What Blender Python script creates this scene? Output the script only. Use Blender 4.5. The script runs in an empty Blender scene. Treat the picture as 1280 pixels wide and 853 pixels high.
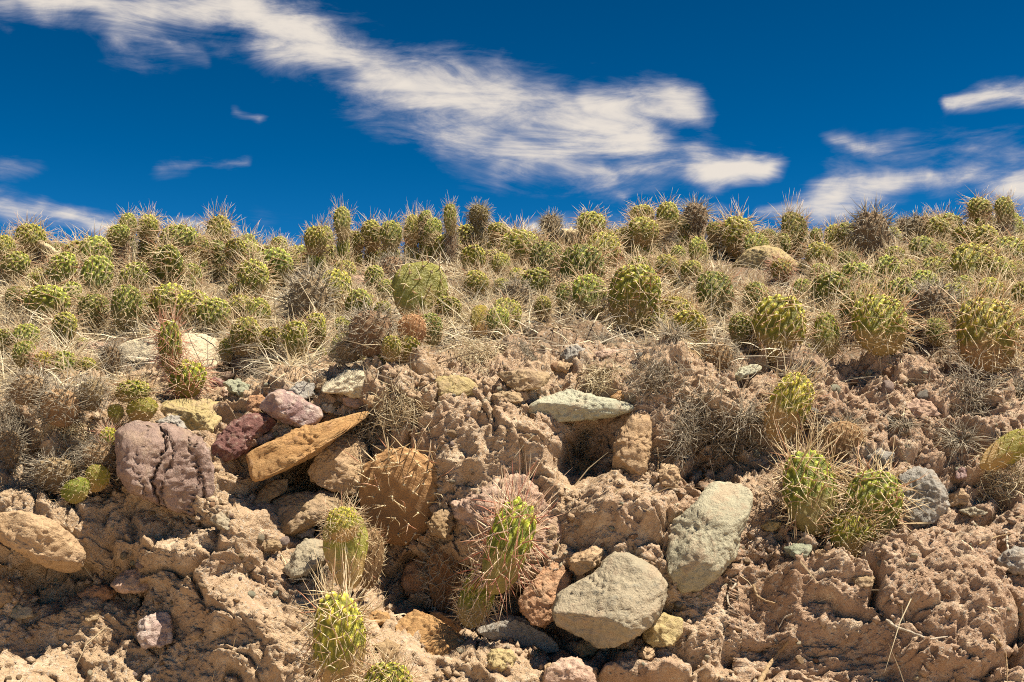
import bpy, math, random
import numpy as np
from mathutils import Vector, Matrix
from mathutils.bvhtree import BVHTree

random.seed(11); RS = np.random.RandomState(11)
SC = bpy.context.scene
COL = SC.collection
# ------------------------------------------------------------------ camera
W, H, TAN = 1280.0, 853.0, 0.4
EYE = np.array([0.0, 0.0, 1.0])
PITCH = math.radians(6.9)
cam_d = bpy.data.cameras.new('camera'); cam_d.sensor_width = 36; cam_d.lens = 18 / TAN
cam_d.clip_start = 0.05; cam_d.clip_end = 5000
cam = bpy.data.objects.new('camera', cam_d); COL.objects.link(cam)
cam.location = EYE; cam.rotation_euler = (math.pi/2 + PITCH, 0, 0)
SC.camera = cam
SC.view_settings.view_transform = 'Standard'; SC.view_settings.look = 'None'
SC.view_settings.exposure = 1.12; SC.view_settings.gamma = 1.0
SC.render.engine = 'CYCLES'
SC.cycles.max_bounces = 6; SC.cycles.diffuse_bounces = 2; SC.cycles.transparent_max_bounces = 4
SC.cycles.use_denoising = False; SC.cycles.filter_width = 1.05; SC.cycles.sample_clamp_indirect = 1.5; SC.cycles.use_adaptive_sampling = False

def pix_dir(px, py):
    a = (px - W/2) / (W/2) * TAN; b = (H/2 - py) / (W/2) * TAN
    c, s = math.cos(PITCH), math.sin(PITCH)
    return np.array([a, c - b*s, s + b*c])
def unproj(px, py, y):
    d = pix_dir(px, py); return EYE + d * (y / d[1])
def row_z(py, y):
    return unproj(640, py, y)[2]
def project(P):
    q = P - EYE; c, s = math.cos(PITCH), math.sin(PITCH)
    f = q[..., 1]*c + q[..., 2]*s; u = -q[..., 1]*s + q[..., 2]*c
    return W/2 + q[..., 0]/f/TAN*W/2, H/2 - u/f/TAN*W/2

# ------------------------------------------------------------------ world and sun
SUN = Vector((0.40, -0.14, 0.89)).normalized()
sun_el, sun_az = math.asin(SUN.z), math.atan2(SUN.x, SUN.y)
world = bpy.data.worlds.new('World'); SC.world = world; world.use_nodes = True
nt = world.node_tree; nt.nodes.clear()
class NB:
    """small node-tree writer"""
    def __init__(s, t): s.t = t
    def n(s, typ, ins=(), **kw):
        nd = s.t.nodes.new(typ)
        for k, v in kw.items(): setattr(nd, k, v)
        for k, v in (ins.items() if isinstance(ins, dict) else enumerate(ins)):
            if v is None: continue
            if hasattr(v, 'is_output'): s.t.links.new(v, nd.inputs[k])
            else: nd.inputs[k].default_value = v
        return nd
    def m(s, op, *a, clamp=False): return s.n('ShaderNodeMath', a, operation=op, use_clamp=clamp).outputs[0]
    def v(s, op, *a): return s.n('ShaderNodeVectorMath', a, operation=op)
    def noise(s, vec, scale, detail=4, rough=0.5, dist=0.0):
        return s.n('ShaderNodeTexNoise', {'Vector': vec, 'Scale': scale, 'Detail': detail, 'Roughness': rough, 'Distortion': dist}).outputs['Fac']
    def ramp(s, fac, stops):
        r = s.n('ShaderNodeValToRGB', {0: fac}); e = r.color_ramp.elements
        while len(e) < len(stops): e.new(0.5)
        for q, (p, c) in zip(e, stops): q.position = p; q.color = (*c, 1) if len(c) == 3 else c
        return r.outputs['Color']
    def sstep(s, x, a, b):
        r = s.n('ShaderNodeMapRange', {0: x, 1: a, 2: b, 3: 0.0, 4: 1.0}, interpolation_type='SMOOTHSTEP'); return r.outputs[0]
    def mix(s, f, a, b, blend='MIX'):
        r = s.n('ShaderNodeMix', {}, data_type='RGBA', blend_type=blend)
        for k, v in ((0, f), (6, a), (7, b)):
            if hasattr(v, 'is_output'): s.t.links.new(v, r.inputs[k])
            else: r.inputs[k].default_value = v if k == 0 else (*v, 1) if len(v) == 3 else v
        return r.outputs[2]
B = NB(nt)
sky = B.n('ShaderNodeTexSky', sky_type='NISHITA', sun_disc=False, sun_elevation=sun_el, sun_rotation=sun_az,
          altitude=3400, air_density=0.95, dust_density=1.0, ozone_density=2.0)
g0 = B.n('ShaderNodeGamma', {0: B.v('SCALE', sky.outputs[0]).outputs[0], 1: 1.9})
g0.inputs[0].links[0].from_node.inputs['Scale'].default_value = 0.17
gam = B.n('ShaderNodeHueSaturation', {'Hue': 0.481, 'Saturation': 1.13, 'Value': 6.6, 'Color': g0.outputs[0]})
gen = B.n('ShaderNodeTexCoord').outputs['Generated']
sep = B.n('ShaderNodeSeparateXYZ', [gen])
az = B.m('ARCTAN2', sep.outputs[0], sep.outputs[1]); el = B.m('ARCSINE', sep.outputs[2])
ae = B.n('ShaderNodeCombineXYZ', [az, el, 0.0]).outputs[0]
def pix_ae(px, py):
    d = pix_dir(px, py); d = d/np.linalg.norm(d)
    return (math.atan2(d[0], d[1]), math.asin(d[2]))
# wind-combed warp: streaks run along the drift of the cirrus
rot = B.n('ShaderNodeMapping', {'Vector': ae, 'Rotation': (0, 0, math.radians(21)), 'Scale': (6.0, 26.0, 1.0)}).outputs[0]
rot2 = B.n('ShaderNodeMapping', {'Vector': ae, 'Rotation': (0, 0, math.radians(-30)), 'Scale': (9.0, 26.0, 1.0)}).outputs[0]
f1 = B.noise(rot, 1.3, 11, 0.66, 0.9); f2 = B.noise(rot2, 2.2, 10, 0.66, 0.8)
wn = B.n('ShaderNodeTexNoise', {'Vector': ae, 'Scale': 14.0, 'Detail': 3}).outputs['Color']
warp = B.v('SCALE', B.v('SUBTRACT', wn, (0.5, 0.5, 0.5)).outputs[0]); warp.inputs['Scale'].default_value = 0.045
aew = B.v('ADD', ae, warp.outputs[0]).outputs[0]
PXR = TAN / 640
strokes = [  # x0,y0,r0, x1,y1,r1, strength
    (-60,-12,40, 90,0,34, .85), (90,0,34, 190,26,44, .8), (190,26,40, 300,20,42, .8), (300,20,40, 400,62,50, 1.),
    (400,62,48, 500,100,62, 1.), (500,100,60, 610,145,78, 1.), (610,145,78, 710,165,76, 1.), (710,165,76, 800,165,62, 1.),
    (740,128,40, 860,132,34, 1.), (640,190,50, 760,215,36, .8), (880,204,40, 955,199,26, 1.15), (780,205,34, 870,205,30, .45),
    (950,263,20, 1060,246,36, .95), (1060,246,36, 1160,222,22, .95), (1160,222,26, 1300,240,36, .8), (1050,188,14, 1130,195,22, .5),
    (1130,195,22, 1260,205,26, .45), (1190,132,14, 1300,122,26, .75), (-20,246,22, 90,266,20, .85), (90,266,19, 290,298,13, .85),
    (-20,302,9, 60,298,7, .7), (212,209,11, 302,205,9, .3), (297,131,7, 322,143,8, .38), (630,288,16, 720,272,14, .55),
    (720,240,10, 790,236,12, .5), (-30,206,14, 40,200,10, .2), (150,48,24, 250,76,12, .45), (340,302,24, 420,296,18, .4),
    (760,268,10, 900,262,9, .38)]
acc = None
for (x0, y0, r0, x1, y1, r1, st) in strokes:
    A, Bq = pix_ae(x0, y0), pix_ae(x1, y1); dx, dy = Bq[0]-A[0], Bq[1]-A[1]; L2 = dx*dx+dy*dy
    pa = B.v('SUBTRACT', aew, (A[0], A[1], 0)).outputs[0]
    h = B.m('MULTIPLY', B.v('DOT_PRODUCT', pa, (dx, dy, 0)).outputs['Value'], 1.0/L2, clamp=True)
    sc_ = B.v('SCALE', (dx, dy, 0)); nt.links.new(h, sc_.inputs['Scale'])
    d = B.v('DISTANCE', pa, sc_.outputs[0]).outputs['Value']
    rad = B.m('MULTIPLY_ADD', h, (r1-r0)*PXR, r0*PXR)
    mm = B.m('MULTIPLY', B.m('SUBTRACT', 1.0, B.m('DIVIDE', d, rad)), st)
    mm = B.m('MAXIMUM', mm, -0.6)
    acc = mm if acc is None else B.n('ShaderNodeMath', [acc, mm, 0.18], operation='SMOOTH_MAX').outputs[0]
# sparse cirrus everywhere else in the sky
out_el = B.sstep(el, 0.44, 0.56); out_az = B.sstep(B.m('ABSOLUTE', az), 0.46, 0.58)
outm = B.m('MAXIMUM', out_el, out_az)
genc = B.m('MULTIPLY', B.m('SUBTRACT', B.noise(ae, 2.2, 5, 0.55, 0.8), 0.60), 3.0)
acc = B.m('MAXIMUM', acc, B.m('SUBTRACT', B.m('MULTIPLY', B.m('ADD', genc, 0.6), outm), 0.6))
tex = B.m('ADD', B.m('MULTIPLY', B.m('SUBTRACT', f1, 0.5), 1.75), B.m('MULTIPLY', B.m('SUBTRACT', f2, 0.5), 0.8))
dens = B.sstep(B.m('ADD', acc, tex), -0.08, 1.06)
dens = B.m('MULTIPLY', dens, B.sstep(acc, -0.55, 0.45))
dens = B.m('MULTIPLY', B.m('POWER', dens, 0.85), 0.95)
cl_col = B.mix(B.sstep(dens, 0.1, 0.95), (0.38, 0.40, 0.52), (0.80, 0.725, 0.64))
SKY_K, CLOUD_K = 0.053, 0.50
s_bg = B.v('SCALE', gam.outputs[0]); s_bg.inputs['Scale'].default_value = 1.0
cl_s = B.v('SCALE', cl_col); cl_s.inputs['Scale'].default_value = CLOUD_K / SKY_K
fin = B.mix(dens, s_bg.outputs[0], cl_s.outputs[0])
bg = B.n('ShaderNodeBackground', {'Color': fin, 'Strength': SKY_K})
nt.links.new(bg.outputs[0], B.n('ShaderNodeOutputWorld').inputs[0])

sun_d = bpy.data.lights.new('sun', 'SUN'); sun_d.energy = 5.0; sun_d.angle = math.radians(0.5); sun_d.color = (1.0, 0.905, 0.735)
sun = bpy.data.objects.new('sun', sun_d); COL.objects.link(sun)
sun.rotation_euler = (-SUN).to_track_quat('-Z', 'Y').to_euler(); sun.location = SUN * 20

# ------------------------------------------------------------------ numpy noise
PERM = np.tile(RS.permutation(256), 3)
GRAD = RS.normal(size=(256, 3)); GRAD /= np.linalg.norm(GRAD, axis=1)[:, None]
def perlin(P):
    P = np.asarray(P, float); i = np.floor(P).astype(int); f = P - i; i &= 255
    u = f*f*f*(f*(f*6-15)+10); r = 0
    for dx in (0, 1):
        for dy in (0, 1):
            for dz in (0, 1):
                h = PERM[PERM[PERM[i[:, 0]+dx]+i[:, 1]+dy]+i[:, 2]+dz]
                g = GRAD[h]
                d = g[:, 0]*(f[:, 0]-dx)+g[:, 1]*(f[:, 1]-dy)+g[:, 2]*(f[:, 2]-dz)
                w = (u[:, 0] if dx else 1-u[:, 0])*(u[:, 1] if dy else 1-u[:, 1])*(u[:, 2] if dz else 1-u[:, 2])
                r = r + d*w
    return r*1.6
def fbm(P, o=4, g=0.5, lac=2.03):
    r = 0; a = 1.0; P = np.asarray(P, float)
    for k in range(o): r = r + a*perlin(P + k*17.3); P = P*lac; a *= g
    return r
JIT = RS.rand(256, 3)
def worley(P):
    i = np.floor(P).astype(int); f = P - i
    F1 = np.full(len(P), 9.0); F2 = np.full(len(P), 9.0); idc = np.zeros(len(P))
    for dx in (-1, 0, 1):
        for dy in (-1, 0, 1):
            for dz in (-1, 0, 1):
                h = PERM[PERM[PERM[(i[:, 0]+dx) & 255]+((i[:, 1]+dy) & 255)]+((i[:, 2]+dz) & 255)]
                q = JIT[h] + (dx, dy, dz) - f; d = np.sqrt((q*q).sum(1))
                n = d < F1; F2 = np.where(n, F1, np.minimum(F2, d)); idc = np.where(n, h/255.0, idc); F1 = np.where(n, d, F1)
    return F1, F2, idc

# ------------------------------------------------------------------ mesh / tag helpers
def mesh_from(name, V, F, mat, smooth=True):
    me = bpy.data.meshes.new(name); V = np.asarray(V, np.float32)
    F = np.asarray(F, np.int32); n = F.shape[1]
    me.vertices.add(len(V)); me.vertices.foreach_set('co', V.ravel())
    me.loops.add(F.size); me.loops.foreach_set('vertex_index', F.ravel())
    me.polygons.add(len(F)); me.polygons.foreach_set('loop_start', np.arange(0, F.size, n, dtype=np.int32))
    me.polygons.foreach_set('loop_total', np.full(len(F), n, np.int32))
    if smooth: me.polygons.foreach_set('use_smooth', np.ones(len(F), bool))
    me.update(calc_edges=True); me.validate()
    for m in (mat if isinstance(mat, (list, tuple)) else [mat]): me.materials.append(m)
    return me
def attr(me, name, vals):
    a = me.attributes.new(name, 'FLOAT', 'POINT'); a.data.foreach_set('value', np.asarray(vals, np.float32))
def link(name, me, parent=None, loc=None):
    o = bpy.data.objects.new(name, me); COL.objects.link(o)
    if parent: o.parent = parent
    if loc is not None: o.location = Vector([float(c) for c in loc])
    return o
def tag(o, label=None, cat=None, group=None, kind=None):
    for k, v in (('label', label), ('category', cat), ('group', group), ('kind', kind)):
        if v: o[k] = v
    return o
def grid_faces(nr, nc, wrap=False):
    r = np.arange(nr-1)[:, None]; c = np.arange(nc if wrap else nc-1)[None, :]; c2 = (c+1) % nc
    a = r*nc+c; b = r*nc+c2; d = (r+1)*nc+c2; e = (r+1)*nc+c
    return np.stack([a, b, d, e], -1).reshape(-1, 4)

# ------------------------------------------------------------------ materials
def new_mat(name):
    m = bpy.data.materials.new(name); m.use_nodes = True; t = m.node_tree; t.nodes.clear(); b = NB(t)
    bs = b.n('ShaderNodeBsdfPrincipled'); o = b.n('ShaderNodeOutputMaterial'); t.links.new(bs.outputs[0], o.inputs[0])
    return m, b, bs
def put(b, bs, **kw):
    for k, v in kw.items():
        k = k.replace('_', ' ')
        if hasattr(v, 'is_output'): b.t.links.new(v, bs.inputs[k])
        else: bs.inputs[k].default_value = (*v, 1) if isinstance(v, tuple) and len(v) == 3 else v
def bump(b, bs, h, dist, strength=1.0):
    q = b.n('ShaderNodeBump', {'Height': h, 'Distance': dist, 'Strength': strength}); b.t.links.new(q.outputs[0], bs.inputs['Normal'])

def earth_mat():
    m, b, bs = new_mat('crumbly_earth')
    g = b.n('ShaderNodeNewGeometry').outputs['Position']
    n1 = b.noise(g, 3.2, 5, 0.6); n2 = b.noise(g, 26, 6, 0.65); n3 = b.noise(g, 150, 4, 0.6)
    sx = b.n('ShaderNodeSeparateXYZ', [g]).outputs[0]
    tint = b.sstep(b.m('ADD', b.m('MULTIPLY', sx, 0.4), b.m('MULTIPLY', b.m('SUBTRACT', n1, 0.5), 2.2)), -0.4, 0.5)
    c = b.mix(tint, (0.45, 0.32, 0.205), (0.43, 0.295, 0.205))
    c = b.mix(b.sstep(n2, 0.48, 0.70), c, (0.59, 0.46, 0.33))
    c = b.mix(b.m('MULTIPLY', b.sstep(n1, 0.50, 0.70), 0.7), c, (0.29, 0.18, 0.11))
    c = b.mix(b.m('MULTIPLY', b.sstep(n3, 0.58, 0.75), 0.45), c, (0.20, 0.12, 0.065))
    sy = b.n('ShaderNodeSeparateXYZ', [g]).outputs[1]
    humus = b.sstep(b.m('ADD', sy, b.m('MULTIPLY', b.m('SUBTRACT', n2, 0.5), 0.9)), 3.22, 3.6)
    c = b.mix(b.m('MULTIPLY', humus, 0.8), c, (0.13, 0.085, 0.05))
    vo = b.n('ShaderNodeTexVoronoi', {'Vector': g, 'Scale': 210.0})
    grit = b.m('LESS_THAN', b.n('ShaderNodeSeparateColor', [vo.outputs['Color']]).outputs[0], 0.10)
    c = b.mix(b.m('MULTIPLY', grit, 0.5), c, (0.46, 0.42, 0.36))
    put(b, bs, Base_Color=c, Roughness=0.95, Specular_IOR_Level=0.12)
    hh = b.m('ADD', b.m('MULTIPLY', n3, 0.6), b.m('MULTIPLY', b.noise(g, 420, 3, 0.6), 0.35))
    bump(b, bs, hh, 0.013, 1.0)
    return m
EARTH = earth_mat()

def rock_mat(name, c1, c2, c3, scale=9.0, streak=None, rough=0.8, spots=None, dirt=0.55, bumpd=0.010):
    m, b, bs = new_mat(name)
    tc = b.n('ShaderNodeTexCoord').outputs['Object']
    oi = b.n('ShaderNodeObjectInfo').outputs['Random']
    off = b.v('SCALE', (3.1, 7.7, 5.3)); b.t.links.new(b.m('MULTIPLY', oi, 40.0), off.inputs['Scale'])
    p = b.v('ADD', tc, off.outputs[0]).outputs[0]
    if streak: ps = b.n('ShaderNodeMapping', {'Vector': p, 'Scale': streak}).outputs[0]
    else: ps = p
    n1 = b.noise(ps, scale, 6, 0.6, 0.3); n2 = b.noise(p, scale*6, 5, 0.65); n3 = b.noise(ps, scale*22, 4, 0.7)
    c = b.mix(b.sstep(n1, 0.36, 0.62), c1, c2)
    c = b.mix(b.m('MULTIPLY', b.sstep(n2, 0.50, 0.68), 0.75), c, c3)
    c = b.mix(b.m('MULTIPLY', b.sstep(n3, 0.54, 0.70), 0.42), c, tuple(x*0.42 for x in c1))
    if spots: c = b.mix(b.sstep(b.noise(p, 26, 3, 0.5, 0.5), 0.61, 0.66), c, spots)
    dn = b.sstep(b.m('ADD', b.noise(p, 13, 5, 0.62), b.m('MULTIPLY', b.m('SUBTRACT', n2, 0.5), 0.5)), 0.50, 0.66)
    c = b.mix(b.m('MULTIPLY', dn, dirt), c, (0.39, 0.275, 0.18))
    put(b, bs, Base_Color=c, Roughness=rough, Specular_IOR_Level=0.3)
    bump(b, bs, b.m('ADD', b.m('MULTIPLY', n3, 0.5), n2), bumpd, 0.9)
    return m
RM = dict(
    cream=rock_mat('cream_stone', (0.52,0.44,0.30), (0.60,0.50,0.34), (0.40,0.36,0.28), dirt=0.35),
    ochre=rock_mat('ochre_stone', (0.37,0.29,0.13), (0.44,0.34,0.17), (0.27,0.21,0.10), dirt=0.4),
    purple=rock_mat('purple_stone', (0.25,0.165,0.135), (0.33,0.23,0.19), (0.44,0.345,0.295), streak=(3.0,1.0,0.55), dirt=0.45, bumpd=0.012),
    maroon=rock_mat('maroon_stone', (0.16,0.07,0.06), (0.21,0.10,0.085), (0.36,0.26,0.22), streak=(1.0,1.0,2.6), dirt=0.6),
    mauve=rock_mat('mauve_stone', (0.27,0.17,0.16), (0.46,0.36,0.30), (0.55,0.47,0.42), dirt=0.4),
    spotted=rock_mat('spotted_cream_stone', (0.50,0.44,0.31), (0.58,0.51,0.36), (0.42,0.35,0.25), spots=(0.14,0.07,0.07), dirt=0.3),
    orange=rock_mat('orange_sandstone', (0.40,0.22,0.085), (0.47,0.28,0.12), (0.34,0.17,0.065), streak=(0.7,1.0,3.4), dirt=0.4),
    tan=rock_mat('tan_sandstone', (0.39,0.26,0.145), (0.46,0.32,0.19), (0.32,0.20,0.11), streak=(1,1,1.8), dirt=0.4),
    dun=rock_mat('dun_stone', (0.30,0.21,0.12), (0.36,0.26,0.15), (0.24,0.17,0.10), dirt=0.5),
    brown=rock_mat('brown_slab', (0.31,0.20,0.10), (0.38,0.26,0.14), (0.22,0.14,0.08), streak=(0.8,1,3.0), dirt=0.5),
    green=rock_mat('grey_green_stone', (0.33,0.30,0.21), (0.41,0.37,0.26), (0.25,0.22,0.155), dirt=0.5, bumpd=0.010),
    celadon=rock_mat('pale_green_stone', (0.38,0.37,0.27), (0.46,0.44,0.32), (0.30,0.28,0.21), dirt=0.4),
    sage=rock_mat('sage_stone', (0.25,0.26,0.18), (0.33,0.33,0.23), (0.20,0.20,0.15), dirt=0.3),
    pink=rock_mat('pink_stone', (0.40,0.265,0.19), (0.49,0.34,0.255), (0.30,0.19,0.125), dirt=0.75, bumpd=0.008),
    grey=rock_mat('grey_stone', (0.26,0.24,0.21), (0.34,0.31,0.27), (0.17,0.16,0.145), dirt=0.45),
    bould=rock_mat('grey_tan_boulder', (0.31,0.265,0.185), (0.35,0.29,0.20), (0.23,0.21,0.16), dirt=0.45, bumpd=0.009),
    rust=rock_mat('rust_stone', (0.37,0.20,0.105), (0.45,0.26,0.15), (0.28,0.145,0.075), dirt=0.5),
)

# ------------------------------------------------------------------ the bank
GA = [  # pixel column, row, metres outward(+) or inward(-), half width, half height
    (105,815,-.17,170,110), (70,735,-.10,110,26), (60,640,.05,110,30), (185,662,-.09,50,26), (290,770,.08,70,80), (318,745,-.07,36,24), (405,620,-.27,80,60), (345,700,-.06,50,30),
    (520,735,-.27,90,66), (640,765,-.10,60,40), (600,545,.08,95,62), (500,500,.07,60,40), (742,572,-.18,40,34), (770,650,.08,60,42), (690,775,-.18,120,40),
    (790,850,.07,120,20), (845,525,.08,55,55), (905,592,-.10,55,20), (985,825,-.07,100,38), (1035,705,.09,85,32),
    (1160,735,.09,95,60), (1130,860,-.05,110,28), (95,560,.06,80,50), (35,585,-.10,28,34), (1235,640,-.07,40,30), (1240,560,.07,60,26),
    (800,470,.07,70,22), (880,560,-.06,30,30), (640,460,.03,90,16), (360,470,.04,90,30), (200,600,.03,60,60), (960,560,-.07,60,30), (1090,560,.03,60,30)]
LIPROW = lambda px: np.interp(px, [0, 160, 300, 360, 500, 560, 700, 820, 900, 1010, 1150, 1200, 1280], [500, 480, 430, 470, 440, 425, 418, 425, 440, 435, 420, 440, 470])
def ctrl(x, pts): return np.interp(x, [p[0] for p in pts], [p[1] for p in pts])
def base_surface(xs, ts):
    """profile knots blended along the bank, rows x columns"""
    lip = ctrl(xs, [(-2, 520), (-1.1, 505), (-.6, 490), (-.2, 470), (.3, 462), (.7, 455), (1.3, 450), (2.2, 445)])
    lipy = ctrl(xs, [(-2, 3.2), (-.6, 3.18), (.3, 3.14), (.7, 3.26), (1.3, 3.34), (2.2, 3.36)])
    crest = ctrl(xs, [(-4, 340), (-2.1, 328), (-1.5, 329), (-1.2, 336), (-.95, 344), (-.7, 328), (-.4, 320), (0, 318), (.8, 316), (1.05, 317), (1.25, 320), (1.6, 302), (2.1, 291), (4, 280)])
    one = np.ones_like(xs)
    ky = [2.42*one, 2.68*one, 2.90*one+0.05*(xs > .5), lipy, 3.92*one, 5.25*one, 6.6*one, 14*one]
    zc = np.array([row_z(r, 5.25) for r in crest])
    zl = np.array([row_z(r, y) for r, y in zip(lip, lipy)])
    kz = [-.05*one, row_z(853, 2.68)*one, row_z(655, 2.9)*one, zl, np.array([row_z(.5*(a+b)+6, 3.92) for a, b in zip(lip, crest)]), zc, zc-.10, zc-1.4]
    kt = np.array([0, 1, 2, 3, 4, 5, 6, 7.0])
    fine = np.linspace(0, 7, 561); sig = 9
    kern = np.exp(-.5*(np.arange(-27, 28)/sig)**2); kern /= kern.sum()
    Y = np.empty((len(ts), len(xs))); Z = np.empty_like(Y); KY = np.array(ky); KZ = np.array(kz)
    for j in range(len(xs)):
        for A, K in ((Y, KY), (Z, KZ)):
            f = np.interp(fine, kt, K[:, j]); f = np.convolve(np.pad(f, 27, mode='reflect', reflect_type='odd'), kern, 'valid')
            A[:, j] = np.interp(ts, fine, f)
    return np.stack([np.broadcast_to(xs, Y.shape), Y, Z], -1)
def bank(xs, ts, detail=True):
    P = base_surface(xs, ts); nr, nc = P.shape[:2]
    du = np.gradient(P, axis=1); dv = np.gradient(P, axis=0)
    N = np.cross(du, dv); N /= np.linalg.norm(N, axis=-1)[..., None]
    Q = P.reshape(-1, 3); N = N.reshape(-1, 3)
    cliff = 1 - np.clip((Q[:, 1]-3.25)/0.8, 0, 1); cliff = cliff*cliff*(3-2*cliff)
    px, py = project(Q)
    wq = Q*6.0; px = px + 26*fbm(wq, 3); py = py + 22*fbm(wq+51, 3)
    onb = (Q[:, 1] < 3.9)
    macro = np.zeros(len(Q)); cav = np.zeros(len(Q))
    for (cx, cy, a, sx, sy) in GA:
        d2 = ((px-cx)/sx)**2 + ((py-cy)/sy)**2
        w = np.exp(-d2**1.5)*a*onb
        if a > 0: macro += w
        else: cav += w
    D = 0.055*fbm(Q*3.1, 3)*(0.35+0.65*cliff) + macro
    if detail:
        w3 = Q + 0.02*np.stack([fbm(Q*22, 2), fbm(Q*22+9, 2), fbm(Q*22+31, 2)], -1)
        F1, F2, cid = worley(w3*17); G1, G2, gid = worley(w3*44 + 7); H1, H2, hid = worley(w3*90 + 3)
        m1 = np.clip(0.5+1.4*perlin(Q*5+3), 0, 1); m2 = np.clip(0.55+1.2*perlin(Q*9+13), 0.1, 1)
        m3 = np.clip(0.5+1.6*perlin(Q*7+23), 0, 1)
        crumb = 0.024*(np.minimum(F2-F1, .45)-.2)*m1*(0.3+1.2*cid) + 0.026*(0.55-G1)*m2*(0.1+1.3*gid) + .013*(.55-H1)*m3*(.2+1.2*hid)
        ridge = 0.022*(0.5-np.abs(fbm(Q*9+5, 4, 0.55))) + 0.008*fbm(Q*42, 3, 0.65)
        patch = np.clip(.5+2.2*perlin(Q*3.3+44), .12, 1)
        crumb = crumb*patch
        wk = Q + .05*np.stack([fbm(Q*8, 2), fbm(Q*8+9, 2), fbm(Q*8+31, 2)], -1)
        K1, K2, kid = worley(wk*np.array([4.6, 4.6, 6.0])+2); J1, J2, jid = worley(wk*11+5)
        crev = -.075*np.exp(-((K2-K1)/.085)**2)*np.clip(.22+1.9*perlin(Q*4+70), 0, 1) - .028*np.exp(-((J2-J1)/.10)**2)*np.clip(.4+1.6*perlin(Q*6+170), 0, 1) + .07*(kid-.5)*np.clip((K2-K1)/.28, 0, 1)**1.5
        crumb = crumb + crev
        mat_ = np.exp(-((py-LIPROW(px)-38)/48)**2)      # root-matted, lacy earth just under the lip
        lace = 0.045*(0.30-np.abs(fbm(Q*17+61, 3, .6)))*mat_*np.clip(.5+1.5*perlin(Q*6+90), 0, 1)
        D = D + (crumb + ridge + lace)*(0.30+0.70*cliff) + .0015*RS.normal(size=len(Q))*cliff
    R = Q + N*D[:, None]; R[:, 1] -= cav
    return R.reshape(nr, nc, 3)
xs_d = np.linspace(-1.62, 1.62, 800)
xs = np.concatenate([-1.62-np.geomspace(0.01, 7, 45)[::-1], xs_d, 1.62+np.geomspace(0.01, 7, 45)])
ts = np.concatenate([np.linspace(0, .93, 24)[:-1], np.linspace(.93, 3.25, 440)[:-1], np.linspace(3.25, 5.3, 150)[:-1], np.linspace(5.3, 7, 24)])
TER = bank(xs, ts)
NR, NC = TER.shape[:2]
ter_me = mesh_from('earth_bank', TER.reshape(-1, 3), grid_faces(NR, NC), EARTH, False)
tag(link('earth_bank', ter_me), 'crumbling brown earth bank with stones and hollows', 'bank', kind='structure')
# light lookup surface for placing things
step = TER[::3, ::3]; sr, scn = step.shape[:2]
BVH = BVHTree.FromPolygons([tuple(map(float, v)) for v in step.reshape(-1, 3)], [tuple(map(int, f)) for f in grid_faces(sr, scn)])
def hit(px, py):
    d = Vector(pix_dir(px, py)).normalized(); r = BVH.ray_cast(Vector(EYE), d, 12)
    return (None, None) if r[0] is None else (np.array(r[0]), np.array(r[1]))
def ground_z(x, y):
    r = BVH.ray_cast(Vector((x, y, 6)), Vector((0, 0, -1)), 12); return r[0].z if r[0] else 0.0

m, b, bs = new_mat('dirt_track')
g = b.n('ShaderNodeNewGeometry').outputs['Position']
put(b, bs, Base_Color=b.mix(b.noise(g, 6, 6, 0.6), (0.40, 0.28, 0.17), (0.50, 0.37, 0.24)), Roughness=0.95)
bump(b, bs, b.noise(g, 60, 4, 0.6), 0.01)
gx = np.concatenate([-np.geomspace(2, 900, 14)[::-1], np.linspace(-1.6, 1.6, 9), np.geomspace(2, 900, 14)])
GP = np.stack(np.meshgrid(gx, gx), -1).reshape(-1, 2); GZ = 0.03*fbm(np.c_[GP*0.7, np.zeros(len(GP))], 2)*(np.abs(GP).max(1) < 10)
tag(link('ground', mesh_from('ground', np.c_[GP, GZ-0.02], grid_faces(len(gx), len(gx)), m)), 'bare dirt track below the bank', 'ground', kind='structure')

# ------------------------------------------------------------------ stones
ZM = {'a': (0,240,1280/330), 'b': (310,240,1280/330), 'c': (620,240,1280/330), 'd': (930,240,1280/350), 'e': (0,400,1280/330), 'f': (250,430,1280/330),
      'g': (540,430,1280/330), 'h': (850,430,1278/430), 'i': (0,600,1280/380), 'j': (330,600,1280/380), 'k': (620,600,1280/380), 'l': (900,600,1280/380), 'p': (0,0,1.0)}
def zp(z, x, y): ox, oy, s = ZM[z]; return ox + x/s, oy + y/s
CUBE = {}
def cube_sphere(n):
    if n in CUBE: return CUBE[n]
    a = np.tan(np.linspace(-np.pi/4, np.pi/4, n+1)); u, v = np.meshgrid(a, a); o = np.ones_like(u); P, F = [], []
    for k, f in enumerate([(u, -o, v), (-u, o, v), (o, u, v), (-o, -u, v), (u, v, o), (u, -v, -o)]):
        P.append(np.stack(f, -1).reshape(-1, 3)); F.append(grid_faces(n+1, n+1)+k*(n+1)**2)
    P = np.vstack(P); P /= np.linalg.norm(P, axis=1)[:, None]; F = np.vstack(F)
    key = np.round(P*1e5).astype(np.int64); _, idx, inv = np.unique(key, axis=0, return_index=True, return_inverse=True)
    CUBE[n] = (P[idx], inv.ravel()[F]); return CUBE[n]
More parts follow.
